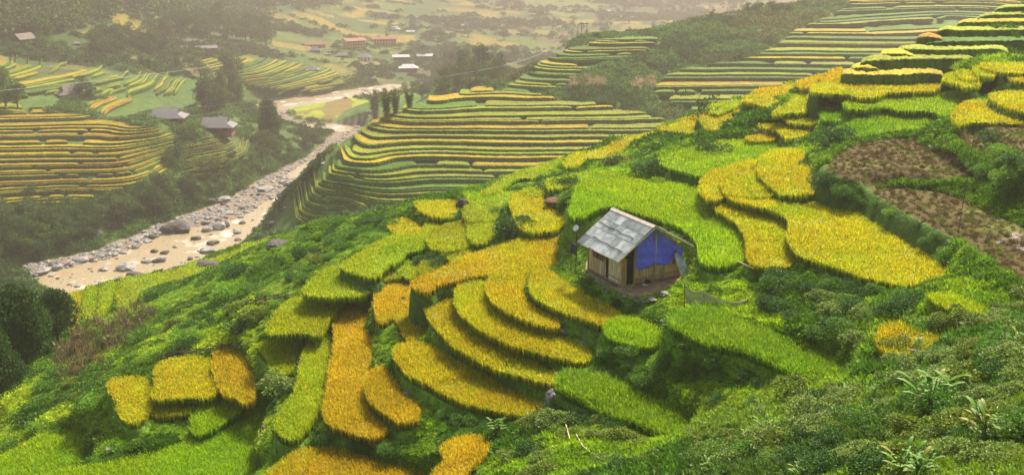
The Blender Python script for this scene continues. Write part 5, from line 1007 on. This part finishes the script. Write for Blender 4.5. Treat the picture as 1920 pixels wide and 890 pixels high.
# things kept at the hut
def loc_hut(x_, y_, z_): return Vector((ho[0]+x_*math.cos(HA)-y_*math.sin(HA), ho[1]+x_*math.sin(HA)+y_*math.cos(HA), HZ+z_))
for k, (xo, ln) in enumerate([(0, 1.75), (.27, 1.6), (.52, 1.5)]):
    V = []; N_ = 18
    for t in (0, 1):
        for i in range(N_+1): V.append((4.05+xo*.9+i/N_*.3+.25*(0 if t else 1), -.75*(1-t)-.16+.04*math.sin(i/N_*2*math.pi*4), t*ln))
    o = mesh_np('corrugated_sheet', np.array([tuple(loc_hut(*v)) for v in V]), [np.array([(i, i+1, N_+2+i, N_+1+i) for i in range(N_)])], M_tin2, smooth=True); s_ = o.modifiers.new('t', 'SOLIDIFY'); s_.thickness = .012
    tag(o, ['grey corrugated sheet leaning on the blue gable, nearest the door', 'middle grey corrugated sheet leaning on the blue gable', 'rightmost grey corrugated sheet leaning on the blue gable'][k], 'metal sheet', 'sheets leaning on the hut')
p = loc_hut(3.72, -.2, 0); m = MB(); m.tube([p+Vector((.2, -.1, 1.15)), p+Vector((.24, -.08, 1.95))], .05, 6); m.tube([p+Vector((.24, -.08, 1.95)), p+Vector((.42, 0, 2.02))], .06, 6); o = m.build('hanging_tool', M_woodd); tag(o, 'dark wooden tool hanging on the torn corner of the tarpaulin', 'tool')
def lathe(prof, n=18):
    m = MB(); k = len(prof); vs = [(r_*math.cos(2*math.pi*i/n), r_*math.sin(2*math.pi*i/n), z_) for i in range(n) for r_, z_ in prof]
    return m.add(vs, [(i*k+j, ((i+1) % n)*k+j, ((i+1) % n)*k+j+1, i*k+j+1) for i in range(n) for j in range(k-1)])
M_black = mat('black_plastic', (.02, .02, .022), rough=.5); M_white = mat('dish_white', (.72, .73, .75), rough=.4); M_cream = mat('pale_enamel', (.55, .55, .48), rough=.5)
b = lathe([(0, 0), (.15, 0), (.19, .3), (.2, .31), (.17, .3), (.13, .03), (0, .03)]); o = b.build('bucket', M_black, smooth=False); o.location = loc_hut(1.75, -.35, .02); o.rotation_euler = (.5, .2, 0); tag(o, 'black bucket tipped over by the hut wall right of the doorway', 'bucket')
b = lathe([(0, .02), (.14, .03), (.2, .1), (.215, .1), (.15, 0), (0, 0)]); o = b.build('basin', M_cream); o.location = loc_hut(1.5, -.6, .02); tag(o, 'pale basin on the dirt in front of the black bucket', 'basin')
# dish
dp = hit1(1080, 486); D = at_drop(1077, 427, 0) if 0 else None
dr = ray(1077.0, 427.0); hh = math.hypot(dp.x, dp.y); tt = hh/math.hypot(dr[0], dr[1]); top = Vector((dr[0]*tt, dr[1]*tt, CAMZ+dr[2]*tt))
e = empty('satellite_dish', dp); tag(e, 'small round white satellite dish on a pole at the left end of the hut', 'satellite dish')
hgt = top.z-dp.z; m = MB(); m.tube([(0, 0, -.1), (0, 0, hgt-.12)], .05, 7); m.build('pole', M_woodd, e)
m = lathe([(0, 0), (.12, .01), (.2, .04), (.235, .075), (.24, .085), (.2, .055), (.12, .025), (0, .015)], 24); o = m.build('dish', M_white, e, smooth=True); o.location = (-.03, -.12, hgt); o.rotation_euler = (math.radians(58), 0, math.radians(-35))
m = MB(); m.tube([(0, -.06, hgt-.2), (0, -.45, hgt-.02)], .012, 5); m.box((0, -.47, hgt), (.06, .06, .06)); m.build('feed_arm', M_pole, e)
m = MB(); m.slab([loc_hut(-.75, HL+.3, 1.0), loc_hut(-.75, HL+1.0, 1.0), loc_hut(-.75, HL+1.0, 1.75), loc_hut(-.75, HL+.3, 1.75)], .03); M_navy = mat('navy_cloth', (.02, .025, .09)); o = m.build('navy_sheet', M_navy); tag(o, 'dark blue sheet hung beside the satellite dish pole', 'sheet')
for k in range(2):
    m = MB(); a = loc_hut(-.82, HL+.32+k*.64, 0); m.tube([a+Vector((0, 0, -.3)), a+Vector((0, 0, 1.85))], .035, 6); o = m.build('stake', M_woodd); tag(o, ['wooden stake holding the near end of the dark blue sheet', 'wooden stake holding the far end of the dark blue sheet'][k], 'stake')
for k, (y_, c, w_) in enumerate([(2.2, (.14, .02, .03), .3), (2.6, (.03, .02, .03), .34), (3.0, (.20, .03, .05), .28), (1.95, (.02, .05, .05), .2)]):
    m = MB(); m.box((0, 0, 0), (.03, w_, .42)); m.box((0, w_*.55, .12), (.03, w_*.35, .14)); m.box((0, -w_*.55, .12), (.03, w_*.35, .14)); o = m.build('hanging_shirt', mat('cloth_%d' % k, c)); o.location = loc_hut(-.28, y_, 1.48); o.rotation_euler = (0, 0, HA); tag(o, ['dark red cloth hung under the left eave of the hut', 'black cloth hung under the left eave between the red ones', 'red cloth hung furthest back under the left eave', 'small teal cloth hung under the left eave near the doorway'][k], 'hanging cloth')
# ------------------------------------------------------------------ rocks
def rock_mesh(seed, mt, sub=3, squash=.75):
    import bmesh as bm_; b = bm_.new(); bm_.ops.create_icosphere(b, subdivisions=sub, radius=1); rg = np.random.default_rng(seed); ofs = rg.random(3)*50; cuts = [(Vector(rg.normal(size=3)).normalized(), .55+.3*rg.random()) for _ in range(7)]
    from mathutils import noise as nz_
    for v in b.verts:
        for n_, d_ in cuts:
            q = v.co.dot(n_)
            if q > d_: v.co -= n_*(q-d_)*.85
        v.co *= 1+.22*nz_.noise(v.co*1.3+Vector(ofs))+.08*nz_.noise(v.co*4+Vector(ofs)); v.co.z *= squash
    me = bpy.data.meshes.new('rock'); b.to_mesh(me); b.free(); me.materials.append(mt); return me
M_rocklite = mat('pale_rock', (.42, .40, .38), noise=(2.5, .6, 1.3), bump=(6, .6, .1), rough=.85)
RM = [rock_mesh(i, M_rock, 2) for i in range(6)]; RD = [rock_mesh(20+i, M_rockdark, 3) for i in range(3)]; RB = [rock_mesh(30+i, M_rockbrown, 3, .5) for i in range(2)]; RN = [rock_mesh(40+i, M_rock, 3) for i in range(3)]; RL = [rock_mesh(50+i, M_rocklite, 2) for i in range(2)]
def rock(px, py, w_, h_, meshes, label, name='rock', group=None, sink=.3, water=False):
    p = hit1(px, py) if not water else Vector(at_drop(px, py, 90.0)); dist = (p-Vector((0, 0, CAMZ))).length; s = w_*dist/F/2; sz = h_*dist/F/1.6
    o = bpy.data.objects.new(name, meshes[rt.integers(len(meshes))]); COL.objects.link(o); o.location = p+Vector((0, 0, sz*(.5-sink))); o.scale = (s, s*rt.uniform(.75, 1.1), sz); o.rotation_euler = (0, 0, rt.random()*6.28); tag(o, label, 'rock', group); return o
for x, y, w_, h_, ms, lb in [(1035,752,32,44,RN,'grey boulder with a pale patch between yellow terrace and thick green strip'),(868,389,26,28,RD,'dark leaning stone on the crest'),(803,369,48,16,RB,'flat reddish brown rock slab on the crest left of the dark stone'),(836,376,22,10,RB,'small reddish slab right of the big flat one on the crest'),
  (520,462,50,22,RD,'dark boulder in the weeds above the river field, left of the brow'),(393,500,54,20,RD,'long dark boulder above the river field'),(440,515,40,16,RD,'dark stone right below the long dark boulder'),(1338,268,44,16,RD,'dark slab below the thin tree'),(1372,254,36,12,RD,'dark flat rock right of the slab below the thin tree'),(1290,285,30,8,RD,'thin dark rock ledge left of the slab below the thin tree'),
  (1442,252,24,18,RN,'round grey rock on the ridge amid yellow plots'),(1418,250,18,14,RN,'smaller grey rock left of the round one on the ridge'),(1874,143,24,14,RN,'grey rock among the upper right yellow plots'),(756,570,20,26,RD,'dark rock inside the ragged orange patch'),(1746,532,36,18,RN,'grey rock at the lower right tip of the largest golden paddy'),
  (764,738,18,8,RN,'flat pale stone beside the short orange strip'),(774,758,14,12,RN,'grey stone at the right of the short orange strip'),(1096,648,20,16,RN,'grey stone at the right end of the third terrace'),(1056,622,22,12,RN,'grey stone above the right end of the third terrace'),(1068,868,14,12,RL,'white round stone in the scrub at the bottom'),
  (996,888,12,8,RL,'small white stone at the bottom edge'),(922,872,10,8,RL,'tiny pale stone beside the fallen cane'),(494,812,18,26,RD,'dark stone left of the tall lime strip'),(562,690,14,24,RD,'dark upright stone right of the small yellow green plot'),(1246,552,26,12,RN,'flat grey stone in the dirt below the hut'),(1222,562,20,9,RN,'grey stone in the path below the hut'),
  (1275,172,16,10,RN,'lone grey boulder at the left end of the ridge terraces'),(1225,610,12,8,RL,'white stone on the path below the hut'),(1294,440,16,10,RN,'stone lying on the rear edge of the hut roof bank'),(1395,815,14,8,RL,'pale tan stone in the scrub below the green strip'),(205,845,26,14,RN,'grey rocks heap at the mouth of the dark gully'),(222,838,16,10,RN,'smaller grey rock right of the gully heap'),(700,600,12,12,RN,'small stone beside the top of the orange strip')]:
    rock(x, y, w_, h_, ms, lb)
for k in range(26):                               # the stones edging the hut ledge
    t = k/25; x = np.interp(t, [0, .2, .45, .7, 1], [1092, 1097, 1128, 1170, 1215]); y = np.interp(t, [0, .2, .45, .7, 1], [489, 512, 535, 556, 566]); rock(x+rt.normal()*3, y+rt.normal()*2, rt.uniform(6, 11), rt.uniform(4, 7), RN, 'grey edging stone of the dirt ledge, %s the hut' % ('left of' if t < .4 else 'below'), 'edging_stone', 'edging stones of the hut ledge')
# red earth mound
p = hit1(1046, 376); m_ = rock_mesh(61, mat('red_earth', (.10, .045, .022), noise=(3, .6, 1.3), rough=.95), 3, .45); o = bpy.data.objects.new('earth_mound', m_); COL.objects.link(o); s = 24*(p-Vector((0, 0, CAMZ))).length/F; o.location = p; o.scale = (s, s, s*.5); tag(o, 'red brown earth mound on a small round terrace above the hut', 'earth mound')
BIG = [(332,432,56,30,RD,'huge dark boulder at the left bank of the river'),(405,428,38,20,RM,'large grey boulder right of the huge dark one'),(388,432,24,16,RM,'grey boulder leaning against the large grey one'),(424,424,18,14,RD,'dark boulder behind the large grey one'),(367,448,20,10,RD,'dark boulder in the stream below the huge one'),(400,456,24,9,RD,'low dark rock in the middle of the stream'),
  (391,471,34,14,RM,'grey rock cluster by the near bank'),(236,503,44,16,RM,'grey boulder amid the rapids'),(252,516,30,12,RD,'dark boulder below the rapids boulder'),(290,472,14,8,RD,'small dark stone in midstream, left of its twin'),(310,474,18,8,RD,'small dark stone in midstream, right of its twin'),(298,490,22,10,RD,'dark stone in the stream near the rapids'),(276,490,24,10,RM,'grey rock in the stream near the rapids'),
  (357,486,12,11,RM,'small boulder at the rice field edge of the river'),(446,450,16,8,RM,'flat rock at the near bank under the brow'),(455,418,16,6,RD,'thin dark rock across the stream'),(446,436,20,8,RM,'grey rock in the stream right side'),(420,376,30,14,RM,'grey boulder among the left bank boulders'),(395,380,22,12,RD,'dark boulder among the left bank boulders'),(500,358,30,16,RM,'big pale grey boulder in the upper boulder bed'),
  (540,345,24,12,RM,'flat grey boulder in the upper boulder bed'),(530,364,22,12,RM,'round boulder by the spur foot'),(428,400,30,8,RM,'flat rock shelf beside the stream'),(195,505,20,8,RM,'rock at the upper edge of the rapids'),(80,510,36,12,RM,'flat boulder at the left end of the boulder bed'),(212,424,26,14,RD,'dark rock beneath the bank trees'),(182,440,28,14,RD,'dark rock left beneath the bank trees'),(255,448,24,8,RM,'flat slab in the boulder bank'),(150,488,28,10,RM,'grey slab at the left of the boulder bank')]
for x, y, w_, h_, ms, lb in BIG: rock(x, y, w_, h_, ms, lb, 'boulder', None, .25, any(inside(W, np.array([float(x)]), np.array([float(y)]))[0] for W in WATER))
bp_ = in_poly_pts([tuple(q) for q in RIVER_BED], 620, rt); rt.shuffle(bp_); wpx = WATER; out = []
for q in bp_:
    inw = any(inside(W, np.array([q[0]]), np.array([q[1]]))[0] for W in wpx)
    if inw and rt.random() > .42: continue
    out.append((q, inw))
out = out[:235]
for q, inw in out:
    w_ = (4+12*rt.random()**2)*(.75 if inw else 1.15)*(1 if q[1] > 330 else .65 if q[1] > 260 else .35); rock(q[0], q[1], w_, w_*.5, RM if rt.random() < .8 else RD, '%s grey boulder %s, %s' % ('small' if w_ < 6 else 'large' if w_ > 13 else 'medium', 'standing in the shallow water' if inw else 'on the stony river bed', spot(q, RIVER_BED)), 'boulder', 'boulders in the river' if inw else 'boulders of the stony river bed', .3, inw)
# gravel and cobbles nobody could count
q = in_poly_pts([tuple(q) for q in RIVER_BED], 3600, rt); qa = np.array(q); keep = np.ones(len(qa), bool)
for W in WATER: keep &= ~(inside(W, qa[:, 0], qa[:, 1]) & (rt.random(len(qa)) > .06))
qa = qa[keep]; W3 = at_drop(qa[:, 0], qa[:, 1], 89.5); W3[:, 2] = gz(W3[:, 0], W3[:, 1])-.05; cob = [bpy.data.objects.new('c', rock_mesh(70+i, mat('cobble', (.30, .28, .26), noise=(2, .5, 1.4), rough=.9) if i == 0 else M_rock, 1)) for i in range(3)]
scatter('cobbles', W3, (.2+1.0*rt.random(len(W3))**2.5), np.ones((len(W3), 3)), cob, 'grey cobbles and small stones of the river bed', 'cobbles')
tick('rocks')
# ------------------------------------------------------------------ houses
M_slate = mat('grey_fibre_roof', (.15, .15, .165), noise=(.9, .75, 1.25, (1, 6, 1)), rough=.8); M_thatch = mat('thatch', (.16, .14, .13), noise=(1.5, .6, 1.4), rough=.95); M_red = mat('red_tile', (.26, .10, .075), noise=(1, .7, 1.2), rough=.8)
M_brick = mat('red_wood_wall', (.22, .085, .055), noise=(1.5, .6, 1.4), rough=.85); M_yel = mat('yellow_plaster', (.62, .38, .14), noise=(.5, .85, 1.15), rough=.8); M_wht = mat('white_plaster', (.66, .66, .66), noise=(.6, .85, 1.1), rough=.7); M_metal = mat('pale_metal_roof', (.42, .45, .50), noise=(.5, .85, 1.1), rough=.4)
M_glass = mat('dark_window', (.05, .05, .055), rough=.2, spec=.5); M_blu = mat('blue_grey_wall', (.30, .34, .42), rough=.8)
def house(px, py, wpx, label, depth=.6, wall=M_brick, roof_=M_slate, wh=.22, rh=.22, hip=True, rot=0.0, floors=1, nwin=3, name='house', porch=False, ov=.09, dist_=None):
    wpx *= .95
    p = hit1(px, py) if dist_ is None else Vector(at_drop(px, py, dist_)); dist = (p-Vector((0, 0, CAMZ))).length; W_ = wpx*dist/F/(1+2*ov); D_ = W_*depth; H_ = W_*wh; RH = W_*rh; O = W_*ov; az = -math.atan2(p.x, p.y)
    e = empty(name, p, az+math.radians(rot)); tag(e, label, 'house' if 'school' not in label else 'building')
    m = MB(); m.box((0, 0, H_/2-.8), (W_, D_, H_+1.6)); m.build('wall', wall, e)
    x0, x1, y0, y1 = -W_/2-O, W_/2+O, -D_/2-O, D_/2+O; zt = H_-.05; zr = H_+RH; th = .12
    if hip:
        rx = W_*.26; m = MB(); zm = H_+RH*.42; f_ = .45                # lower skirt on four sides, gable block above
        a = [(x0, y0, zt), (x1, y0, zt), (x1, y1, zt), (x0, y1, zt)]; ix = x1*.62; b = [(-ix, y0*(1-.42), zm), (ix, y0*(1-.42), zm), (ix, y1*(1-.42), zm), (-ix, y1*(1-.42), zm)]
        for i in range(4): m.slab([a[i], a[(i+1) % 4], b[(i+1) % 4], b[i]], th)
        m.slab([b[0], b[1], (ix, 0, zr), (-ix, 0, zr)], th); m.slab([b[2], b[3], (-ix, 0, zr), (ix, 0, zr)], th); m.slab([(-ix+.25, y0*.5, zm), (-ix+.25, 0, zr-.15), (-ix+.25, y1*.5, zm)], .1); m.slab([(ix-.25, y1*.5, zm), (ix-.25, 0, zr-.15), (ix-.25, y0*.5, zm)], .1)
        rf = m.build('roof', roof_, e)
    else:
        m = MB(); m.slab([(x0, y0, zt), (x1, y0, zt), (x1, 0, zr), (x0, 0, zr)], th); m.slab([(x1, y1, zt), (x0, y1, zt), (x0, 0, zr), (x1, 0, zr)], th); rf = m.build('roof', roof_, e)
        for sx in (-1, 1): m = MB(); m.slab([(sx*W_/2, -D_/2, H_-.02), (sx*W_/2, D_/2, H_-.02), (sx*W_/2, 0, H_+RH*.9)], .1); m.build('gable', wall, e)
    fh = H_/floors
    if wpx > 14:
        for f_ in range(floors):
            for k in range(nwin):
                xx = -W_/2+W_*(k+.5)/nwin; door = floors == 1 and k == nwin//2; m = MB()
                m.box((xx, -D_/2-.03, f_*fh+(fh*.42 if door else fh*.55)), (W_/nwin*.42, .08, fh*(.8 if door else .42))); m.build('door' if door else 'window', M_glass if not door else M_woodd, e)
    if floors > 1:
        for k in range(nwin+1): m = MB(); m.box((-W_/2+W_*k/nwin, -D_/2-.35, H_/2), (.35, .5, H_)); m.build('pier', wall, e)
    return e
house(313,226,74,'grey roofed farmhouse behind the yellow terraces, left one of the pair',.55,M_brick,M_slate,.12,.26,rot=-14)
house(406,246,74,'grey roofed red walled farmhouse nearest the river, right one of the pair',.55,M_brick,M_slate,.17,.26,rot=-14)
house(134,180,50,'old thatched farmhouse beneath a dark tree at the left',.7,M_woodd,M_thatch,.12,.36,rot=16)
house(45,78,34,'dark roofed house with a bright sheet at the upper left',.7,M_woodd,M_thatch,.16,.34,hip=False,rot=38)
house(143,84,14,'tiny dark hut on the upper left terraces',.7,M_woodd,M_slate,.2,.3)
house(189,50,16,'small white hut in the upper left woods',.6,M_wht,M_metal,.3,.2,hip=False)
house(387,97,40,'long house with plain grey roof beside the copse',.35,M_brick,M_slate,.20,.13,hip=False,rot=8)
house(303,80,26,'grey roofed shed behind the copse trees',.5,M_woodd,M_slate,.2,.2,hip=False)
house(360,80,16,'little grey hut between copse and long house',.6,M_woodd,M_slate,.2,.3,hip=False)
house(345,92,14,'little brown hut left of the long house',.6,M_woodd,M_thatch,.2,.3,hip=False)
house(664,92,44,'three storey yellow school building with red roof',.55,M_yel,M_red,.44,.12,hip=False,rot=24,floors=3,nwin=7,name='school_building')
house(722,86,50,'two storey yellow school building with arched front, right of the red roofed one',.25,M_yel,M_red,.32,.09,hip=False,rot=2,floors=2,nwin=8,name='school_building')
house(592,88,42,'long low yellow house with red roof left of the school',.3,M_yel,M_red,.14,.12,hip=False,nwin=6)
house(740,58,20,'white pagoda roofed house above the school',.6,M_wht,M_metal,.2,.3)
house(766,134,38,'stilted house with pale blue metal roof on the valley floor',.6,M_brick,M_metal,.24,.2)
house(685,114,24,'grey white house below the school',.7,M_wht,M_slate,.36,.3)
house(591,98,22,'dark roofed house left below the school',.6,M_woodd,M_slate,.2,.34); house(585,134,28,'low dark house by trees above the river fields',.5,M_woodd,M_slate,.14,.26)
house(655,88,16,'small pale gabled house in front of the yellow school',.8,M_wht,M_metal,.3,.4,hip=False,rot=30)
house(642,107,26,'grey hut with broad roof left of the grey white house',.5,M_woodd,M_slate,.15,.25)
for k, (x, y, w_, wl, rf, lb) in enumerate([(752,112,34,M_woodd,M_metal,'leftmost of the roadside row houses in the valley'),(797,110,32,M_woodd,M_metal,'second roadside row house from the left in the valley'),(826,112,20,M_wht,M_slate,'pinkish roadside row house in the valley'),(848,112,18,M_blu,M_metal,'blue grey roadside row house by the knoll'),(905,102,26,M_wht,M_metal,'bright roofed house behind the knoll'),(872,50,14,M_wht,M_metal,'small white house in the far valley'),(822,78,12,M_woodd,M_metal,'lone shed amid far yellow fields'),(716,26,18,M_wht,M_slate,'pale house on the far slope above the school'),
   (770,62,16,M_wht,M_metal,'small house right of the pagoda roofed one'),(848,62,12,M_wht,M_red,'tiny pink house in far trees'),(935,52,12,M_wht,M_metal,'tiny pale house in the far valley, middle'),(1140,22,10,M_wht,M_metal,'tiny white house far up the valley'),(1000,28,10,M_wht,M_metal,'tiny house in the hazy far village'),(570,84,12,M_woodd,M_slate,'tiny hut left of the low yellow house'),(614,104,14,M_woodd,M_slate,'tiny hut among trees below the low yellow house')]):
    house(x, y, w_, lb, .4, wl, rf, .2, .14, hip=False, nwin=4)
tick('houses')
# ------------------------------------------------------------------ poles, pylon and wires
def pole(px, py, toppy, label, arms=1, r_=.16, tilt=0, name='power_pole', group=None, mt=None):
    p = hit1(px, py); dist = (p-Vector((0, 0, CAMZ))).length; h = (py-toppy)*dist/F*1.02; e = empty(name, p); tag(e, label, 'pole', group); m = MB(); m.tube([(0, 0, -.3), (tilt*h, 0, h)], [r_, r_*.75], 7); m.build('shaft', mt or M_pole, e)
    for k in range(arms):
        z_ = h*(.98-.1*k); m = MB(); m.bar((-.11*h+tilt*h, 0, z_), (.11*h+tilt*h, 0, z_), .14, .16); c = m.build('crossarm', M_pole, e)
        for s_ in (-.1, 0, .1): m = MB(); m.tube([(s_*h+tilt*h, 0, z_+.08), (s_*h+tilt*h, 0, z_+.45)], .07, 5); m.build('insulator', M_pole, c)
    return p+Vector((tilt*h, 0, h))
tops = [pole(1074, 77, 48, 'leftmost of the power poles standing on the saddle', 1), pole(1083, 76, 48, 'second power pole from the left on the saddle', 0), pole(1090, 74, 46, 'left pole of the goalpost frame on the saddle', 0), pole(1100, 73, 45, 'right pole of the goalpost frame on the saddle', 0)]
m = MB(); m.bar(tops[2]+Vector((-.3, 0, -.2)), tops[3]+Vector((.3, 0, -.2)), .3, .35); o = m.build('crossbeam', M_pole); tag(o, 'beam joining the goalpost poles on the saddle', 'beam')
t1 = pole(945, 168, 124, 'tall power pole at the top of the spur terraces', 1, .13); t2 = pole(931, 169, 148, 'short dark pole left of the tall one at the top of the spur', 0, .13)
pole(1303, 36, -14, 'tall thin pole rising out of the top of the picture beside the pylon', 0, .14)
pole(1796, 438, 246, 'thin bare bamboo pole standing in the brown stubble field', 0, .022, .03, 'bamboo_pole', None, M_woodd)
p = hit1(1371, 36); dist = (p-Vector((0, 0, CAMZ))).length; s = 14*dist/F; h = 70*dist/F; e = empty('pylon', p, .3); tag(e, 'lattice steel pylon on the ridge cut by the top of the picture', 'pylon'); M_steel = mat('galvanised_steel', (.28, .28, .28), metal=.3, rough=.6)
cs = lambda t: [Vector((a*s*(.5-.36*t), b*s*(.5-.36*t), h*t)) for a, b in ((-1, -1), (1, -1), (1, 1), (-1, 1))]
for k in range(4): m = MB(); m.tube([cs(0)[k]-Vector((0, 0, .5)), cs(1)[k]], .10, 4); m.build('leg', M_steel, e)
m = MB(); L_ = 9
for i in range(L_):
    a, b = cs(i/L_), cs((i+1)/L_)
    for k in range(4): m.tube([a[k], b[(k+1) % 4]], .045, 3); m.tube([a[(k+1) % 4], b[k]], .045, 3); m.tube([b[k], b[(k+1) % 4]], .045, 3)
m.build('bracing', M_steel, e)
for z_ in (.7, .85, .97): m = MB(); m.bar((-s*.8, 0, h*z_), (s*.8, 0, h*z_), .25, .25); m.build('crossarm', M_steel, e)
def wire(pts, label, r_=.05, sag=.02):
    a, b = Vector(pts[0]), Vector(pts[1]); n_ = 24; d = (b-a).length; m = MB(); m.tube([a.lerp(b, t/n_)-Vector((0, 0, sag*d*4*(t/n_)*(1-t/n_))) for t in range(n_+1)], r_, 4); o = m.build('power_line', M_wire); tag(o, label, 'power line', 'power lines crossing the valley')
M_wire = mat('wire', (.30, .29, .27), rough=.6)
def airpt(px, py, hd): d = ray(px, py); t = hd/math.hypot(d[0], d[1]); return Vector((d[0]*t, d[1]*t, CAMZ+d[2]*t))
wire((airpt(-60, 176, 330), airpt(420, 122, 400)), 'upper power line crossing the upper left terraces', .045, .004)
wire((airpt(-60, 258, 250), t1), 'power line from the left edge to the pole atop the spur', .02, .016)
wire((airpt(-60, 238, 250), t1+Vector((2, 0, 0))), 'second power line from the left edge to the pole atop the spur', .02, .012)
wire((t1, tops[0]), 'power line from spur pole to saddle pole', .05, .01)
# ------------------------------------------------------------------ net, fences, canes
M_net = bpy.data.materials.new('fine_net'); M_net.use_nodes = True; nt = M_net.node_tree; N = nt.nodes; b_ = N['Principled BSDF']; b_.inputs['Base Color'].default_value = (.30, .27, .22, 1); b_.inputs['Roughness'].default_value = .8; tr = N.new('ShaderNodeBsdfTransparent'); mx = N.new('ShaderNodeMixShader'); mx.inputs[0].default_value = .72
nt.links.new(tr.outputs[0], mx.inputs[1]); nt.links.new(b_.outputs[0], mx.inputs[2]); nt.links.new(mx.outputs[0], N['Material Output'].inputs['Surface'])
top_px = [(1284,534),(1298,548),(1318,546),(1345,560),(1375,568),(1402,562),(1420,540),(1431,505),(1432,494)]; bot_px = [(1284,570),(1300,572),(1322,574),(1348,582),(1376,588),(1404,584),(1424,560),(1434,528),(1434,508)]
e = empty('field_net', hit1(1350, 590)); tag(e, 'sagging brown mesh net strung on stakes at the edge of the hut ledge', 'net'); O_ = Vector(e.location)
def onhd(px, py, dz): d = ray(px, py); t = (22.2-dz)/-d[2]; return d*t+np.array([0, 0, CAMZ])
bt = np.array([onhd(x, y, .0) for x, y in bot_px]); tp_ = []
for (x, y), bb in zip(top_px, bt): d = ray(x, y); t = math.hypot(bb[0], bb[1])/math.hypot(d[0], d[1]); tp_.append(d*t+np.array([0, 0, CAMZ]))
tp_ = np.array(tp_); n_ = 60; ts = np.linspace(0, 8, n_); Bp = np.stack([np.interp(ts, range(9), bt[:, i]) for i in range(3)], -1); Tp = np.stack([np.interp(ts, range(9), tp_[:, i]) for i in range(3)], -1)
for q in (Bp, Tp):
    for _ in range(3): q[1:-1] = (q[:-2]+q[1:-1]*2+q[2:])/4
R_ = 7; V = np.concatenate([Bp+(Tp-Bp)*j/(R_-1)+np.stack([.12*np.sin(ts*4+j), .12*np.cos(ts*5+j*2), 0*ts], -1)*(1-j/(R_-1)) for j in range(R_)]); I = np.arange(R_*n_).reshape(R_, n_)
mesh_np('mesh_sheet', V-np.array(O_), [np.stack([I[:-1, :-1], I[:-1, 1:], I[1:, 1:], I[1:, :-1]], -1).reshape(-1, 4)], M_net, parent=e, smooth=True)
m = MB(); m.tube([Vector(q)-O_ for q in Tp[::2]], .035, 4); m.build('head_rope', mat('rope', (.35, .31, .24)), e)
for k in (0, 2, 5, 8): m = MB(); m.tube([Vector(bt[k])-O_-Vector((0, 0, .4)), Vector(tp_[k])-O_+Vector((0, 0, .1))], .03, 5); m.build('stake', M_woodd, e)
def rail_fence(a, b, n, hpx, label):
    A_ = hit(np.linspace(a[0], b[0], n), np.linspace(a[1], b[1], n)); e = empty('brush_fence', A_[0]); tag(e, label, 'fence'); O_ = Vector(A_[0]); d = (O_-Vector((0, 0, CAMZ))).length; h = hpx*d/F
    for q in A_[::2]: m = MB(); m.tube([Vector(q)-O_-Vector((0, 0, .3)), Vector(q)-O_+Vector((rt.normal()*.08, 0, h*rt.uniform(.9, 1.4)))], .04, 5); m.build('stake', M_woodd, e)
    for k in range(7): m = MB(); m.tube([Vector(q)-O_+Vector((0, rt.normal()*.08, h*(k+.6)/7+rt.normal()*.06)) for q in A_], .035, 5); m.build('rail', M_pole if k % 2 else M_woodd, e)
rail_fence((298, 682), (452, 655), 14, 18, 'long grey brown brush fence above the three left plots'); rail_fence((462, 578), (542, 560), 10, 14, 'short brush fence on the left slope below the brow')
def canes(pts, r_, label, mt=M_ridge, up=.25, name='fallen_cane'):
    P_ = [hit1(*q)+Vector((0, 0, up)) for q in pts]; m = MB(); m.tube(P_, r_, 6); o = m.build(name, mt); tag(o, label, 'cane' if name == 'fallen_cane' else 'pole')
M_cane = mat('dry_cane', (.45, .36, .20), rough=.7)
canes([(868,892),(905,862),(942,838)], .035, 'long pale dry cane lying by the bottom orange plot', M_cane); canes([(1060,808),(1068,838)], .03, 'short dry cane upright among bushes by the boulder', M_cane, .5); canes([(1080,826),(1092,848),(1106,860)], .03, 'bent dry cane in the scrub, right of the short one', M_cane, .4)
canes([(1662,660),(1700,668),(1742,676)], .06, 'grey pole lying below the amber rice patch', M_pole, .35, 'lying_pole'); canes([(1664,665),(1704,673),(1738,680)], .05, 'second grey pole lying just under the first below the amber patch', M_pole, .3, 'lying_pole'); canes([(1840,634),(1870,625),(1900,618)], .06, 'grey pole leaning in the bushes at the right edge', M_pole, .4, 'lying_pole')
canes([(778,407),(820,405),(862,404)], .05, 'long thin pole lying under the yellow plot on the crest', M_cane, .3, 'lying_pole'); canes([(1375,494),(1398,505),(1412,512)], .04, 'dry cane lying below the tongue shaped paddy', M_cane, .3)
tick('objects')
# ------------------------------------------------------------------ air
hb = MB(); hb.box((0, 1600, (CAMZ+6+WZ-12)/2), (9000, 9600, CAMZ+6-(WZ-12)))
HM = bpy.data.materials.new('haze'); HM.use_nodes = True; N = HM.node_tree.nodes; N.remove(N['Principled BSDF']); pv = N.new('ShaderNodeVolumePrincipled'); pv.inputs['Density'].default_value = HAZE; pv.inputs['Color'].default_value = (.50, .43, .42, 1); pv.inputs['Anisotropy'].default_value = .35
HM.node_tree.links.new(pv.outputs[0], N['Material Output'].inputs['Volume'])
hz_o = hb.build('haze', HM); tag(hz_o, 'pale warm haze filling the valley air', 'haze', kind='stuff')
tick('end')
